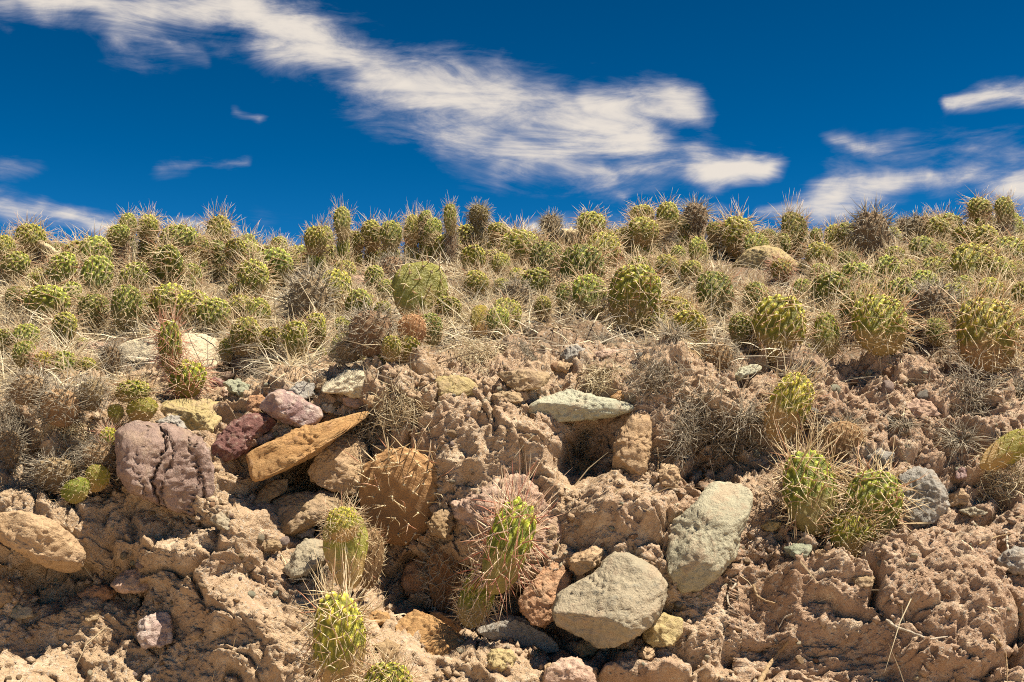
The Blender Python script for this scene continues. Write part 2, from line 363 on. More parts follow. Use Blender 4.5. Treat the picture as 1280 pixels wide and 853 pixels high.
def stone_mesh(poly, depth, seed, e=0.62, tilt=0.35, facets=5, rough=1.0, groove=0.0, res=30):
    """poly: outline (right, up) in metres about its centre; real depth; facets and weathering"""
    rs = np.random.RandomState(seed); poly = np.asarray(poly, float); n = len(poly)
    size = math.sqrt(np.ptp(poly[:, 0])*np.ptp(poly[:, 1]))
    th = np.linspace(0, 2*np.pi, 240, endpoint=False); R = np.zeros(240)
    for k in range(n):
        a, c = poly[k], poly[(k+1) % n]; ex = c-a
        den = np.cos(th)*ex[1]-np.sin(th)*ex[0]
        with np.errstate(divide='ignore', invalid='ignore'):
            r = (a[0]*ex[1]-a[1]*ex[0])/den; q = (a[0]*np.sin(th)-a[1]*np.cos(th))/den
        R = np.where((q >= 0) & (q <= 1) & (r > 0), np.maximum(R, np.nan_to_num(r)), R)
    R[R <= 0] = size*0.4
    for _ in range(6): R = (np.roll(R, 1)+2*R+np.roll(R, -1))/4
    ph = np.linspace(0, np.pi/2, 2001)
    c_, s_ = np.cos(ph)**e, np.sin(ph)**(e*1.05)
    al = np.r_[0, np.cumsum(np.hypot(np.diff(c_)*size*.5, np.diff(s_)*depth*.5))]; al *= (np.pi/2)/al[-1]
    U, Fq = cube_sphere(res)
    tq = np.arctan2(U[:, 2], U[:, 0]); pq = np.arcsin(np.clip(U[:, 1], -1, 1))
    rq = np.interp(tq % (2*np.pi), np.r_[th, 2*np.pi], np.r_[R, R[0]])
    cc = np.interp(np.abs(pq), al, c_); ss = np.interp(np.abs(pq), al, s_)*np.sign(pq)
    V = np.c_[cc*rq*np.cos(tq), ss*depth/2, cc*rq*np.sin(tq)]
    for k in range(facets):   # broken faces
        d = np.array([rs.normal()*0.6, -abs(rs.normal())-0.4, rs.normal()*0.6]); d /= np.linalg.norm(d)
        s = V@d; lim = s.max()*rs.uniform(0.66, 0.88)
        V = V - np.outer(np.clip(s-lim, 0, None)*0.96, d)
    V[:, 1] += tilt*V[:, 2]
    off = rs.rand(3)*50
    rad = V/(np.linalg.norm(V, axis=1)[:, None]+1e-9)
    f = 1.0/size
    dsp = 0.040*size*fbm(V*2.2*f+off, 2) + rough*0.011*size*fbm(V*5*f+off, 4, .55) + rough*0.0045*fbm(V*80+off, 3, 0.65)
    if groove:
        gq = V*np.array([34, 30, 2.2])+off
        dsp -= groove*np.clip(np.abs(fbm(gq, 3))*-1+0.30, 0, 1)*1.5
    V = V + rad*dsp[:, None]
    return V, Fq
SEED = [100]
STONE_AT = []; STONE_R = []
def stone(name, label, mat, z, pts, depth=0.8, out=0.42, **kw):
    """outline in zoom pixels -> a stone of real size bedded in the bank"""
    SEED[0] += 1; out += .22; cracks = kw.pop('cracks', ())
    P = np.array([zp(z, *p) for p in pts]); cx, cy = (P.min(0)+P.max(0))/2
    hp, hn = hit(cx, cy)
    if hp is None: hp = unproj(cx, cy, 5.0)
    d = pix_dir(cx, cy); d /= np.linalg.norm(d)
    dist = (hp-EYE)@d
    right = np.array([1.0, 0, 0]); right -= d*(right@d); right /= np.linalg.norm(right); up = np.cross(right, d)
    def size_at(dd): return dd*TAN/(W/2)/math.sqrt(1)*(1/ (1/ np.linalg.norm(d)))
    c, s = math.cos(PITCH), math.sin(PITCH); fwd = np.array([0, c, s])
    mm = dist*(d@fwd)*TAN/(W/2)
    span = math.sqrt(np.ptp(P[:, 0])*np.ptp(P[:, 1]))*mm; dep = span*depth
    dc = dist + dep*(0.5-out)
    mm = dc*(d@fwd)*TAN/(W/2)
    poly = np.c_[(P[:, 0]-cx)*mm, -(P[:, 1]-cy)*mm]
    big = span > 0.12
    V, F = stone_mesh(poly, dep, SEED[0], res=34 if big else 20 if span > 0.05 else 12, **kw)
    for (x0, wd, dp) in cracks:      # open vertical cracks
        lx = x0*span + .012*np.sin(V[:, 2]*38+x0*9) + .006*perlin(V*60); V[:, 1] += dp*np.exp(-((V[:, 0]-lx)/wd)**2)*(V[:, 1] < 0)
    M = np.stack([right, d, up], 0)
    V = V@M
    o = link(name, mesh_from(name, V, F, RM[mat]), None, EYE+d*dc)
    STONE_AT.append((cx, cy, label)); STONE_R.append((cx, cy, np.ptp(P[:, 0])/2, np.ptp(P[:, 1])/2))
    return tag(o, label, 'stone' if span < 0.16 else 'rock', kind='thing')
S = stone
S('boulder', 'pale cream boulder with grey end behind the red-spined cactus', 'cream', 'e', [(575,135),(640,95),(750,75),(880,66),(980,68),(1050,98),(1100,150),(1135,225),(1100,255),(1000,270),(880,255),(740,200),(600,205)], .7, 1.15, e=.8)
S('flat_stone', 'reddish flat stone beside the pale cream boulder', 'pink', 'e', [(362,118),(450,105),(525,115),(560,140),(520,165),(400,168)], .8, .5)
S('stone', 'cream stone wedged under the pale boulder', 'cream', 'e', [(585,170),(650,165),(715,205),(705,255),(600,255)], .8, .5)
S('block_stone', 'ochre rounded block above the cracked purple boulder', 'ochre', 'e', [(768,455),(800,405),(880,382),(1000,385),(1090,400),(1112,450),(1090,530),(1030,562),(930,552),(840,512),(780,485)], .8, .55)
S('flat_stone', 'small grey flat stone lying on the purple boulder', 'grey', 'e', [(748,495),(820,468),(865,472),(908,532),(860,524),(800,508)], 1., .6)
S('stone', 'smooth sage green stone beside the ochre block', 'sage', 'e', [(1083,302),(1150,286),(1215,320),(1232,360),(1180,378),(1110,342)], .9, .6, e=.8)
S('boulder', 'purple boulder split by vertical cracks', 'purple', 'p', [(147,537),(160,531),(186,528),(211,530),(232,539),(247,551),(258,568),(265,610),(261,640),(236,643),(200,630),(165,614),(150,592),(145,560)], .8, .55, groove=.003, facets=4, e=.6, cracks=((-.05, .0026, .028), (.03, .002, .016), (-.22, .0016, .010), (.30, .0025, .014), (.36, .002, .014)))
S('boulder', 'dark maroon stone leaning on the long orange slab', 'maroon', 'f', [(58,505),(90,440),(150,390),(220,345),(260,328),(345,345),(372,385),(330,422),(262,462),(282,492),(200,540),(125,572),(75,545)], .6, .65)
S('stone', 'small pink block stuck between maroon stone and orange slab', 'pink', 'f', [(248,460),(352,418),(367,452),(270,498)], .8, .75)
S('boulder', 'mauve and white weathered rock above the orange slab', 'mauve', 'f', [(288,312),(330,245),(380,228),(450,243),(520,278),(580,308),(593,345),(560,388),(480,405),(410,388),(340,347)], .8, .62)
S('boulder', 'cream rock with purple spots on the ledge', 'spotted', 'f', [(578,207),(640,173),(720,130),(790,122),(840,148),(893,200),(882,238),(800,250),(740,264),(690,240),(600,240)], .8, .6)
S('stone', 'small grey stone beside the spotted cream rock', 'grey', 'f', [(418,232),(490,183),(552,193),(548,252),(500,270)], .9, .55)
S('slab', 'long orange sandstone slab tilted across the stone hollow', 'orange', 'f', [(222,532),(330,478),(450,430),(560,398),(700,348),(832,315),(838,347),(762,392),(690,432),(630,482),(560,532),(450,592),(350,642),(280,674),(248,602)], .75, .70, e=.5, facets=3)
S('boulder', 'angular tan sandstone block under the orange slab', 'tan', 'f', [(522,622),(560,560),(640,458),(680,428),(760,438),(805,500),(808,600),(795,680),(762,722),(700,728),(600,692),(540,662)], .8, 1.15, e=.55, facets=4)
S('slab', 'dim brown slab standing inside the stone hollow', 'brown', 'f', [(248,785),(300,700),(360,658),(422,662),(424,712),(350,755),(290,832),(250,842)], .8, .95)
S('boulder', 'rounded tan boulder at the foot of the stone hollow', 'dun', 'j', [(3,152),(40,88),(120,58),(250,43),(345,58),(365,112),(300,165),(200,195),(120,235),(50,238),(10,192)], .8, 1.1, e=.85, facets=2)
S('stone', 'grey tan stone below the rounded boulder', 'bould', 'j', [(85,382),(130,298),(170,248),(250,252),(285,300),(252,352),(180,402),(120,414)], .8, .9)
S('slab', 'tan slab set in the earth rim near the grey-brown slab', 'ochre', 'g', [(-38,207),(-20,168),(90,158),(180,170),(238,208),(222,245),(120,265),(0,258)], .9, .55)
S('slab', 'grey-brown slab lodged in the earth rim', 'dun', 'g', [(305,140),(420,130),(560,136),(578,170),(540,208),(450,228),(400,231),(350,182)], .8, .5)
S('flat_stone', 'small flat brown stone below the grey-brown slab', 'dun', 'g', [(273,257),(330,231),(420,238),(458,270),(400,288),(320,278)], 1., .55)
S('slab', 'pale green slab roofing the square hollow', 'celadon', 'g', [(468,292),(540,258),(680,222),(800,258),(970,288),(985,322),(880,352),(760,368),(600,376),(480,338)], .75, 1.0, e=.5, facets=3)
S('stone', 'grey angular stone on the earth rim under the straw', 'grey', 'g', [(612,62),(660,13),(700,3),(752,33),(784,77),(700,90),(660,108)], .9, .6)
S('flat_stone', 'flat pink stone beside the grey angular stone', 'pink', 'g', [(768,47),(840,28),(914,28),(880,64),(800,74)], 1., .6)
S('stone', 'orange pebble in the niche above the pale green slab', 'orange', 'g', [(868,256),(900,230),(948,238),(942,272),(890,278)], 1., .7)
S('slab', 'upright pinkish brown slab walling the square hollow', 'tan', 'g', [(872,600),(888,480),(930,400),(985,320),(1050,300),(1062,380),(1058,480),(1040,610),(1000,650),(900,640)], .6, .8, facets=3)
S('stone', 'round tan stone below the upright slab', 'tan', 'g', [(1088,642),(1120,578),(1180,588),(1208,650),(1182,704),(1120,694)], .9, .6, e=.9)
S('boulder', 'large pink boulder behind the red-spined hanging cactus', 'pink', 'p', [(563,628),(570,602),(592,591),(638,593),(661,602),(675,620),(700,650),(715,672),(702,696),(670,698),(640,672),(600,662),(575,652)], .8, .12, e=.5, facets=9, rough=2.2)
S('boulder', 'big grey and tan boulder propped on small stones', 'bould', 'k', [(241,542),(270,480),(340,428),(420,383),(460,338),(500,310),(560,308),(620,338),(680,378),(715,430),(713,500),(692,562),(640,613),(560,664),(480,694),(420,690),(340,644),(258,592)], .85, .8, e=.6, tilt=.45, facets=4)
S('boulder', 'reddish tan stone against the big grey boulder', 'rust', 'k', [(98,500),(130,440),(200,368),(250,336),(292,358),(322,410),(302,452),(262,500),(262,575),(200,615),(150,605),(100,545)], .8, .6)
S('boulder', 'tall grey-green block standing in the earth', 'green', 'k', [(733,422),(723,340),(738,260),(733,200),(790,148),(850,98),(900,18),(970,12),(1040,22),(1082,60),(1073,130),(1024,222),(1004,312),(942,384),(850,464),(780,474)], .6, .6, e=.45, facets=4, tilt=.4)
S('stone', 'small tan stone propping the big grey boulder', 'tan', 'k', [(483,642),(530,610),(590,638),(618,680),(582,714),(520,708)], .9, .8)
S('block_stone', 'square greenish block beside the big grey boulder', 'ochre', 'k', [(612,602),(650,568),(720,568),(789,588),(784,642),(742,694),(660,704),(628,672)], .9, .75, e=.5)
S('stone', 'tan stone perched above the big grey boulder', 'tan', 'k', [(308,342),(370,288),(430,278),(464,300),(422,362),(350,404),(312,372)], .9, .6)
S('slab', 'orange brown slab tipped at the bottom of the dark hollow', 'orange', 'j', [(542,622),(590,568),(640,552),(760,608),(850,678),(894,740),(862,794),(790,804),(700,764),(600,704)], .7, .75, e=.5, facets=3)
S('slab', 'thin brown slab resting on the orange brown slab', 'brown', 'j', [(690,560),(730,556),(800,582),(870,640),(884,668),(830,656),(700,596)], .8, .7, facets=2)
S('slab', 'grey slab with pale chipped corner under the hanging cactus', 'grey', 'j', [(900,600),(1000,568),(1110,588),(1180,638),(1234,690),(1244,724),(1150,726),(1000,688),(900,648)], .8, .7, e=.5)
S('block_stone', 'green-tan lump beneath the grey chipped slab', 'ochre', 'j', [(935,745),(960,715),(1040,720),(1065,750),(1040,800),(950,800)], .8, .5)
S('block_stone', 'pinkish brown block at the bottom ledge', 'pink', 'k', [(205,862),(212,792),(280,758),(340,753),(400,798),(425,862),(320,880)], .9, .7)
S('stone', 'narrow tan stone leaning beside the bottom pink block', 'tan', 'k', [(195,850),(205,785),(230,770),(240,790),(215,860)], .9, .8)
S('boulder', 'grey boulder behind the twin-pad cactus', 'grey', 'h', [(818,482),(880,460),(940,478),(988,540),(988,602),(942,654),(880,694),(830,684),(808,580)], .8, .5)
S('flat_stone', 'flat tan stone beside the grey boulder', 'tan', 'h', [(988,572),(1040,538),(1078,560),(1062,592),(1000,604)], .9, .6)
S('flat_stone', 'thin flaky stone shelf in the earth near the grey boulder', 'bould', 'h', [(1036,617),(1090,610),(1154,628),(1080,641)], 1.2, .6)
S('stone', 'grey stone with a root hanging over it', 'grey', 'l', [(1152,342),(1200,308),(1250,283),(1295,288),(1295,404),(1220,389)], .9, .55)
S('flat_stone', 'flat slate green stone under the twin-pad cactus', 'sage', 'l', [(267,287),(330,268),(388,274),(372,317),(330,338),(290,312)], 1., .75)
S('stone', 'small orange tan stone beside the slate green stone', 'tan', 'l', [(393,312),(420,288),(468,299),(462,327),(410,338)], 1., .75)
S('flat_stone', 'olive flat pebble near the grey-green block', 'ochre', 'l', [(172,192),(220,173),(264,179),(247,208),(190,211)], 1., .65)
S('stone', 'pink pyramid-shaped stone on the gravel slope', 'pink', 'h', [(827,262),(850,218),(880,200),(930,218),(966,264),(900,274),(850,279)], .9, .6)
S('flat_stone', 'pale whitish stone chip on the earth rim', 'celadon', 'h', [(152,137),(180,113),(260,78),(297,77),(308,102),(260,113),(200,149)], .8, .65)
S('slab', 'thick tan slab jutting out over the shaded bank', 'tan', 'i', [(-30,235),(-30,150),(80,140),(200,165),(235,182),(300,238),(350,310),(334,384),(270,390),(170,348),(60,292)], .75, .85, e=.5, facets=3, tilt=-.1)
S('stone', 'brown stone half buried in the shaded bank', 'brown', 'i', [(-20,540),(-20,405),(30,428),(64,470),(42,514)], .9, .6)
S('flat_stone', 'pinkish flat slab set in the earth like a shelf', 'pink', 'i', [(466,444),(510,392),(580,372),(640,382),(672,410),(669,453),(600,469),(520,477)], .9, .7)
S('flat_stone', 'brownish slab touching the pinkish shelf slab', 'rust', 'i', [(326,482),(380,448),(440,442),(484,470),(472,499),(390,524)], .9, .65)
S('block_stone', 'purple-pink block stuck in the shaded earth', 'mauve', 'i', [(576,652),(588,600),(640,568),(700,556),(724,610),(727,684),(680,699),(610,705)], .8, .6, e=.5)
S('stone', 'tan bent stone under the cracked purple boulder', 'bould', 'i', [(882,167),(930,137),(962,163),(1004,200),(993,229),(930,204)], .9, .65)
S('stone', 'small buff stone tucked beneath the purple boulder', 'tan', 'i', [(672,118),(690,100),(730,103),(738,130),(700,134)], .9, .65)
S('boulder', 'big ochre boulder on the skyline among cacti', 'ochre', 'd', [(-62,352),(-20,298),(20,263),(90,248),(160,268),(220,308),(275,350),(318,395),(200,420),(80,412),(0,415)], .7, .9, e=.8)
S('stone', 'pale stone half hidden in straw behind the boulder', 'cream', 'd', [(418,420),(440,400),(490,398),(530,420),(500,440),(440,440)], .8, .6)
S('flat_stone', 'thin pale stone chip lying in the straw', 'cream', 'd', [(535,418),(600,414),(612,428),(560,434)], 1., .7)
S('stone', 'pinkish sandy rock in the straw behind the yellow-green pad', 'pink', 'b', [(440,440),(480,412),(560,405),(600,440),(580,470),(470,478)], .8, .6)
S('stone', 'brown stone pinned against the dead brown pad', 'brown', 'j', [(690,180),(740,110),(790,130),(800,200),(770,245),(710,235)], .9, .5)
S('stone', 'dim reddish stone deep inside the dark hollow', 'rust', 'j', [(580,430),(600,350),(660,300),(740,310),(760,420),(700,480),(600,480)], .8, .6)
S('stone', 'yellow-brown stone deep in the square hollow', 'brown', 'g', [(690,600),(720,545),(780,550),(800,600),(760,628),(700,625)], .9, .6)

for lab, mt, z, pts, o in [
    ('small grey flat stone in the floor of the stone hollow', 'dun', 'j', [(-5,272),(40,252),(78,275),(62,298),(5,300)], .9),
    ('thin stone wedged beneath the rounded tan boulder', 'grey', 'j', [(105,215),(150,195),(215,205),(205,240),(130,245)], 1.0),
    ('tan stone in the shadow under the long orange slab', 'tan', 'f', [(350,700),(400,680),(450,700),(440,760),(380,770)], 1.0),
    ('dark reddish stone beside the sage green stone', 'maroon', 'f', [(30,195),(70,165),(122,178),(112,217),(60,224)], .6),
    ('pinkish lump between the ochre block and sage stone', 'pink', 'f', [(92,240),(130,212),(165,225),(160,262),(105,265)], .6),
    ('rust-brown block standing behind the maroon stone', 'rust', 'f', [(228,305),(238,255),(300,248),(322,290),(292,334),(235,334)], .5),
    ('brownish stone tucked behind the spotted cream rock', 'dun', 'f', [(545,210),(560,170),(610,160),(630,195),(600,228)], .5),
    ('cream chip beside the mauve and white rock', 'cream', 'f', [(585,312),(610,292),(658,298),(655,330),(600,335)], .6),
    ('small orange stone at the end of the mauve rock', 'orange', 'f', [(586,355),(620,335),(662,345),(650,375),(600,380)], .7),
    ('pinkish tan stone under the spotted cream rock', 'pink', 'f', [(690,262),(740,250),(800,262),(810,300),(740,312),(695,295)], .5),
    ('tan stone crumbling out beside the spotted cream rock', 'tan', 'f', [(790,270),(830,245),(892,250),(890,295),(820,308)], .55),
    ('brown stone lying in shade under the big grey boulder', 'brown', 'k', [(325,715),(370,675),(430,690),(440,735),(360,745)], .9),
    ('little buff stone below the square greenish block', 'tan', 'k', [(600,730),(630,702),(668,715),(660,750),(615,755)], .8),
    ('orange-brown lump at the back of the dark hollow', 'orange', 'j', [(425,585),(470,548),(522,562),(530,602),(470,615)], .9),
    ('brown stone at the mouth of the dark hollow', 'brown', 'j', [(470,700),(520,670),(570,700),(560,750),(490,760)], .8),
    ('flat tan stone half sunk behind the grey angular stone', 'tan', 'g', [(585,115),(620,88),(690,95),(660,130),(600,135)], .5),
    ('tan stone embedded at the root-matted lip', 'tan', 'g', [(1000,70),(1040,50),(1090,60),(1080,100),(1020,105)], .5),
    ('rounded dun stone low in the sunlit lower earth', 'dun', 'l', [(560,420),(600,395),(650,410),(640,450),(580,455)], .35),
    ('grey stone pushed out of the gravel slope', 'grey', 'h', [(690,420),(730,395),(790,405),(785,445),(710,450)], .5),
    ('mauve stone below the thin flaky shelf', 'mauve', 'h', [(1022,480),(1040,455),(1066,465),(1060,498),(1030,500)], .6),
    ('buff stone stuck in the shaded earth under the jutting slab', 'bould', 'i', [(30,560),(60,530),(130,535),(140,575),(60,590)], .4),
    ('dun stone in the shaded earth beside the purple-pink block', 'dun', 'i', [(350,560),(380,540),(420,550),(415,590),(365,595)], .4)]:
    S('stone', lab, mt, z, pts, .85, o)

# ------------------------------------------------------------------ plant materials
def pad_mat(name, dark, lite, tip, scar, rough=0.5):
    m, b, bs = new_mat(name)
    t = b.n('ShaderNodeAttribute', attribute_name='tub').outputs['Fac']; hgt = b.n('ShaderNodeAttribute', attribute_name='hgt').outputs['Fac']
    oi = b.n('ShaderNodeObjectInfo')
    tc = b.n('ShaderNodeTexCoord').outputs['Object']
    off = b.v('SCALE', (3.1, 7.7, 5.3)); b.t.links.new(b.m('MULTIPLY', oi.outputs['Random'], 40.0), off.inputs['Scale'])
    p = b.v('ADD', tc, off.outputs[0]).outputs[0]
    n1 = b.noise(p, 3.0, 4, 0.6); n2 = b.noise(p, 26, 4, 0.65)
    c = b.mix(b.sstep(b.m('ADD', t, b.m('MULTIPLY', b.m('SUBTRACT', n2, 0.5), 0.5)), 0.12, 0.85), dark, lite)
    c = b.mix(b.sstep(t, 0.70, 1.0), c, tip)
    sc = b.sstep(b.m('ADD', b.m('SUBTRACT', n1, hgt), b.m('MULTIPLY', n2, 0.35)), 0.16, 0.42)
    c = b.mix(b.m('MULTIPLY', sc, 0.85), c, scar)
    c = b.mix(b.m('MULTIPLY', b.sstep(n2, 0.62, 0.75), 0.5), c, scar)
    c = b.mix(1.0, c, oi.outputs['Color'], 'MULTIPLY')
    put(b, bs, Base_Color=c, Roughness=rough, Specular_IOR_Level=0.35)
    bump(b, bs, n2, 0.02, 0.5)
    return m
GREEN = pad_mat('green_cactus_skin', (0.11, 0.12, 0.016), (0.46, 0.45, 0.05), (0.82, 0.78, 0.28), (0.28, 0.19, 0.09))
SMOOTH = pad_mat('olive_cactus_skin', (0.20, 0.195, 0.035), (0.29, 0.27, 0.05), (0.11, 0.07, 0.04), (0.33, 0.22, 0.09), 0.42)
DEAD = pad_mat('dead_cactus_skin', (0.20, 0.13, 0.07), (0.32, 0.23, 0.14), (0.42, 0.34, 0.24), (0.15, 0.10, 0.06), 0.8)
def spine_mat(name, stops):
    m, b, bs = new_mat(name)
    a = b.n('ShaderNodeAttribute', attribute_name='rnd').outputs['Fac']
    c = b.ramp(a, stops)
    put(b, bs, Base_Color=c, Roughness=0.6, Specular_IOR_Level=0.3)
    tr = b.n('ShaderNodeBsdfTranslucent', {'Color': c}); mx = b.n('ShaderNodeMixShader', {0: 0.3})
    o = [n for n in b.t.nodes if n.type == 'OUTPUT_MATERIAL'][0]
    b.t.links.new(bs.outputs[0], mx.inputs[1]); b.t.links.new(tr.outputs[0], mx.inputs[2]); b.t.links.new(mx.outputs[0], o.inputs[0])
    return m
SP_STRAW = spine_mat('straw_spines', [(0, (0.30,0.19,0.10)), (.3, (0.68,0.53,0.32)), (.8, (0.84,0.72,0.50)), (1, (0.55,0.26,0.15))])
SP_RED = spine_mat('red_spines', [(0, (0.42,0.14,0.09)), (.3, (0.60,0.30,0.20)), (.6, (0.76,0.55,0.38)), (1, (0.84,0.70,0.50))])
SP_GREY = spine_mat('grey_spines', [(0, (0.18,0.145,0.11)), (.5, (0.42,0.36,0.27)), (1, (0.66,0.58,0.45))])
STRAW = spine_mat('dry_straw', [(0, (0.22,0.15,0.085)), (.12, (0.40,0.30,0.17)), (.3, (0.62,0.51,0.33)), (.7, (0.80,0.70,0.49)), (1, (0.88,0.81,0.64))])

# ------------------------------------------------------------------ cactus pads
def fib(n, seed):
    i = np.arange(n)+.5; z = 1-2*i/n; a = i*2.39996+seed; r = np.sqrt(1-z*z)
    return np.c_[r*np.cos(a), r*np.sin(a), z]
def pad_shape(U, thick, obov, seed):
    """unit sphere -> pad, base at z=0, height 1, width about 0.84"""
    z = U[:, 2]; zz = (z+1)/2
    w = 0.42*(1+obov*(zz-.55))
    X = U[:, 0]*w; Y = U[:, 1]*w*thick
    k = 1.0/np.maximum(1e-6, np.sqrt(U[:, 0]**2+U[:, 1]**2+1e-9))**0.12      # fuller shoulders
    V = np.c_[X*k, Y*k, zz]
    off = seed*3.7
    V[:, 1] += 0.06*np.sin(V[:, 2]*2.5+off) + 0.05*V[:, 0]*math.sin(off)
    V += 0.03*np.c_[perlin(V*2.2+off), perlin(V*2.2+off+9), perlin(V*2.2+off+21)]
    return V
def make_pad(seed, n_ar, amp, thick, obov, mat, sp_mat, sp_len, sp_per, sp_low=0.12, radius=0.0105, res=(84, 50)):
    th = np.linspace(0, 2*np.pi, res[0], endpoint=False); ph = np.linspace(-np.pi/2, np.pi/2, res[1])
    U = np.stack([np.cos(ph)[:, None]*np.cos(th)[None], np.cos(ph)[:, None]*np.sin(th)[None], np.repeat(np.sin(ph)[:, None], res[0], 1)], -1).reshape(-1, 3)
    A = fib(n_ar, seed); rs = np.random.RandomState(seed)
    A = A + rs.normal(size=A.shape)*0.035; A /= np.linalg.norm(A, axis=1)[:, None]
    sp = math.sqrt(4*math.pi/n_ar)
    # tubercle height: nearest areole, lifted towards the growing tip
    dt = U@A.T; near = dt.argmax(1); cosd = np.clip(dt.max(1), -1, 1); ang = np.arccos(cosd)
    tub = np.exp(-(ang/(0.40*sp))**2)
    lift = 0.45 + 0.55*np.clip((U[:, 2]+0.4)/1.0, 0, 1)
    V = pad_shape(U, thick, obov, seed)
    nrm = np.c_[U[:, 0], U[:, 1]/max(thick, .25), U[:, 2]*0.45]; nrm /= np.linalg.norm(nrm, axis=1)[:, None]
    V = V + nrm*(amp*tub*lift)[:, None]
    # the bump leans upward
    V[:, 2] += amp*0.35*tub*lift
    me = mesh_from('pad', V, grid_faces(res[1], res[0], True), mat)
    attr(me, 'tub', tub*lift); attr(me, 'hgt', np.clip(V[:, 2], 0, 1))
    # spines
    AV = pad_shape(A, thick, obov, seed); AN = np.c_[A[:, 0], A[:, 1]/max(thick, .25), A[:, 2]*0.6]; AN /= np.linalg.norm(AN, axis=1)[:, None]
    AV = AV + AN*(amp*0.9); sv, sf, sr_ = [], [], []
    for k in range(n_ar):
        zz = (A[k, 2]+1)/2
        if zz < sp_low: continue
        for q in range(rs.randint(max(1, sp_per-2), sp_per+2)):
            d = AN[k] + rs.normal(size=3)*0.62; d /= np.linalg.norm(d)
            if d@AN[k] < 0.05: d = d - AN[k]*(d@AN[k]) + AN[k]*0.15; d /= np.linalg.norm(d)
            L = sp_len*rs.uniform(.25, 1.0)*(0.6+0.5*zz)
            a = np.cross(d, rs.normal(size=3)); a /= np.linalg.norm(a); c = np.cross(d, a); i0 = len(sv)
            bend = a*rs.normal()*0.05*L
            for w in range(3):
                sv.append(AV[k]-d*0.02+radius*(a*math.cos(w*2.094)+c*math.sin(w*2.094)))
            for w in range(3):
                sv.append(AV[k]+d*L*.55+bend+radius*.72*(a*math.cos(w*2.094)+c*math.sin(w*2.094)))
            sv.append(AV[k]+d*L)
            for w in range(3):
                w2 = (w+1) % 3
                sf += [(i0+w, i0+w2, i0+3+w2), (i0+w, i0+3+w2, i0+3+w), (i0+3+w, i0+3+w2, i0+6)]
            sr_ += [np.clip(rs.uniform(0, 1), 0, 1)]*7
    # woolly areole cushions
    for k in range(n_ar):
        i0 = len(sv); r = 0.017
        for d in ((1,0,0),(-1,0,0),(0,1,0),(0,-1,0),(0,0,1),(0,0,-1)): sv.append(AV[k]+np.array(d)*r)
        for f in ((0,2,4),(2,1,4),(1,3,4),(3,0,4),(2,0,5),(1,2,5),(3,1,5),(0,3,5)): sf.append(tuple(i0+w for w in f))
        sr_ += [0.62]*6
    sme = mesh_from('spines', sv, sf, sp_mat, smooth=False); attr(sme, 'rnd', sr_)
    return me, sme
PADS = {
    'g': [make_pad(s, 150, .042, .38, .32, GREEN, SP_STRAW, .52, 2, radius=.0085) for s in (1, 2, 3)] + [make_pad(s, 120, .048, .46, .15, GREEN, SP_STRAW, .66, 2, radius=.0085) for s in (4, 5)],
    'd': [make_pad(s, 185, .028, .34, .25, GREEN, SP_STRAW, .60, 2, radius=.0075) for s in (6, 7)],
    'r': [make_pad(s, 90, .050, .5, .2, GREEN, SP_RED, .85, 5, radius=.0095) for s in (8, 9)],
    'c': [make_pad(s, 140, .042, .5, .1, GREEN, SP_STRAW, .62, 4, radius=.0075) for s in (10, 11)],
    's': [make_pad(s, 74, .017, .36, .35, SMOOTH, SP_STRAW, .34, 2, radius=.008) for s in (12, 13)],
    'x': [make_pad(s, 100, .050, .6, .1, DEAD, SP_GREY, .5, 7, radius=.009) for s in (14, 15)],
    'b': [make_pad(s, 110, .026, .40, .1, DEAD, SP_STRAW, .34, 3, radius=.007) for s in (16, 17)],
}
TINT = {'g': (1.03, 1.03, .9), 'd': (.70, .76, .62), 'r': (.95, .95, .8), 'c': (1.12, 1.12, 1.0), 's': (1, 1, 1), 'x': (1, 1, 1), 'b': (1.25, 1.1, .9)}
def add_pad(root, kind, base, w, h, yaw=0.0, roll=0.0, pitch=0.0, tint=None, var=None):
    me, sme = PADS[kind][random.randrange(len(PADS[kind])) if var is None else var]
    p = link('pad', me, root, base); p.rotation_mode = 'ZYX'
    p.matrix_basis = Matrix.Translation(Vector([float(c) for c in base])) @ Matrix.Rotation(roll, 4, 'Y') @ Matrix.Rotation(pitch, 4, 'X') @ Matrix.Rotation(yaw, 4, 'Z') @ Matrix.Diagonal((w/.84, w/.84*random.uniform(.85, 1.1), h, 1))
    t = tint or TINT[kind]; j = random.uniform(.86, 1.14); k2 = random.uniform(.9, 1.12)
    p.color = (t[0]*j*k2, t[1]*j, t[2]*j, 1)
    s = link('spines', sme, p); s['kind'] = 'stuff'
    return p
CACT_PX = []
MARKS = [(960,330,'the skyline boulder'), (525,370,'the large smooth pad'), (230,440,'the pale cream boulder'), (735,350,'the row of three dark pads'), (1221,340,'the big round bumpy cactus'),
         (1105,410,'the ribbed gravel cactus'), (70,318,'the fallen pale stem'), (725,302,'the curled pale stem'), (428,290,'the tall narrow skyline cactus'), (600,282,'the round olive skyline pad'),
         (155,392,'the radiating straw-spined pad'), (378,385,'the withered grey stump'), (830,280,'the middle skyline cluster'), (1235,400,'the wide smothered pad'), (1257,272,'the topmost striped pad'), (970,415,'the straw-caged pad')]
def anchor(px, py):
    d, mx, my, t = min(((px-a)**2+(py-b_)**2*2.2, a, b_, t) for a, b_, t in MARKS)
    return ('uphill of ' if py < my-22 else 'downhill of ' if py > my+22 else 'beside ')+t
SIDE = {0: '', 1: ' with one side pad', 2: ' with two side pads'}
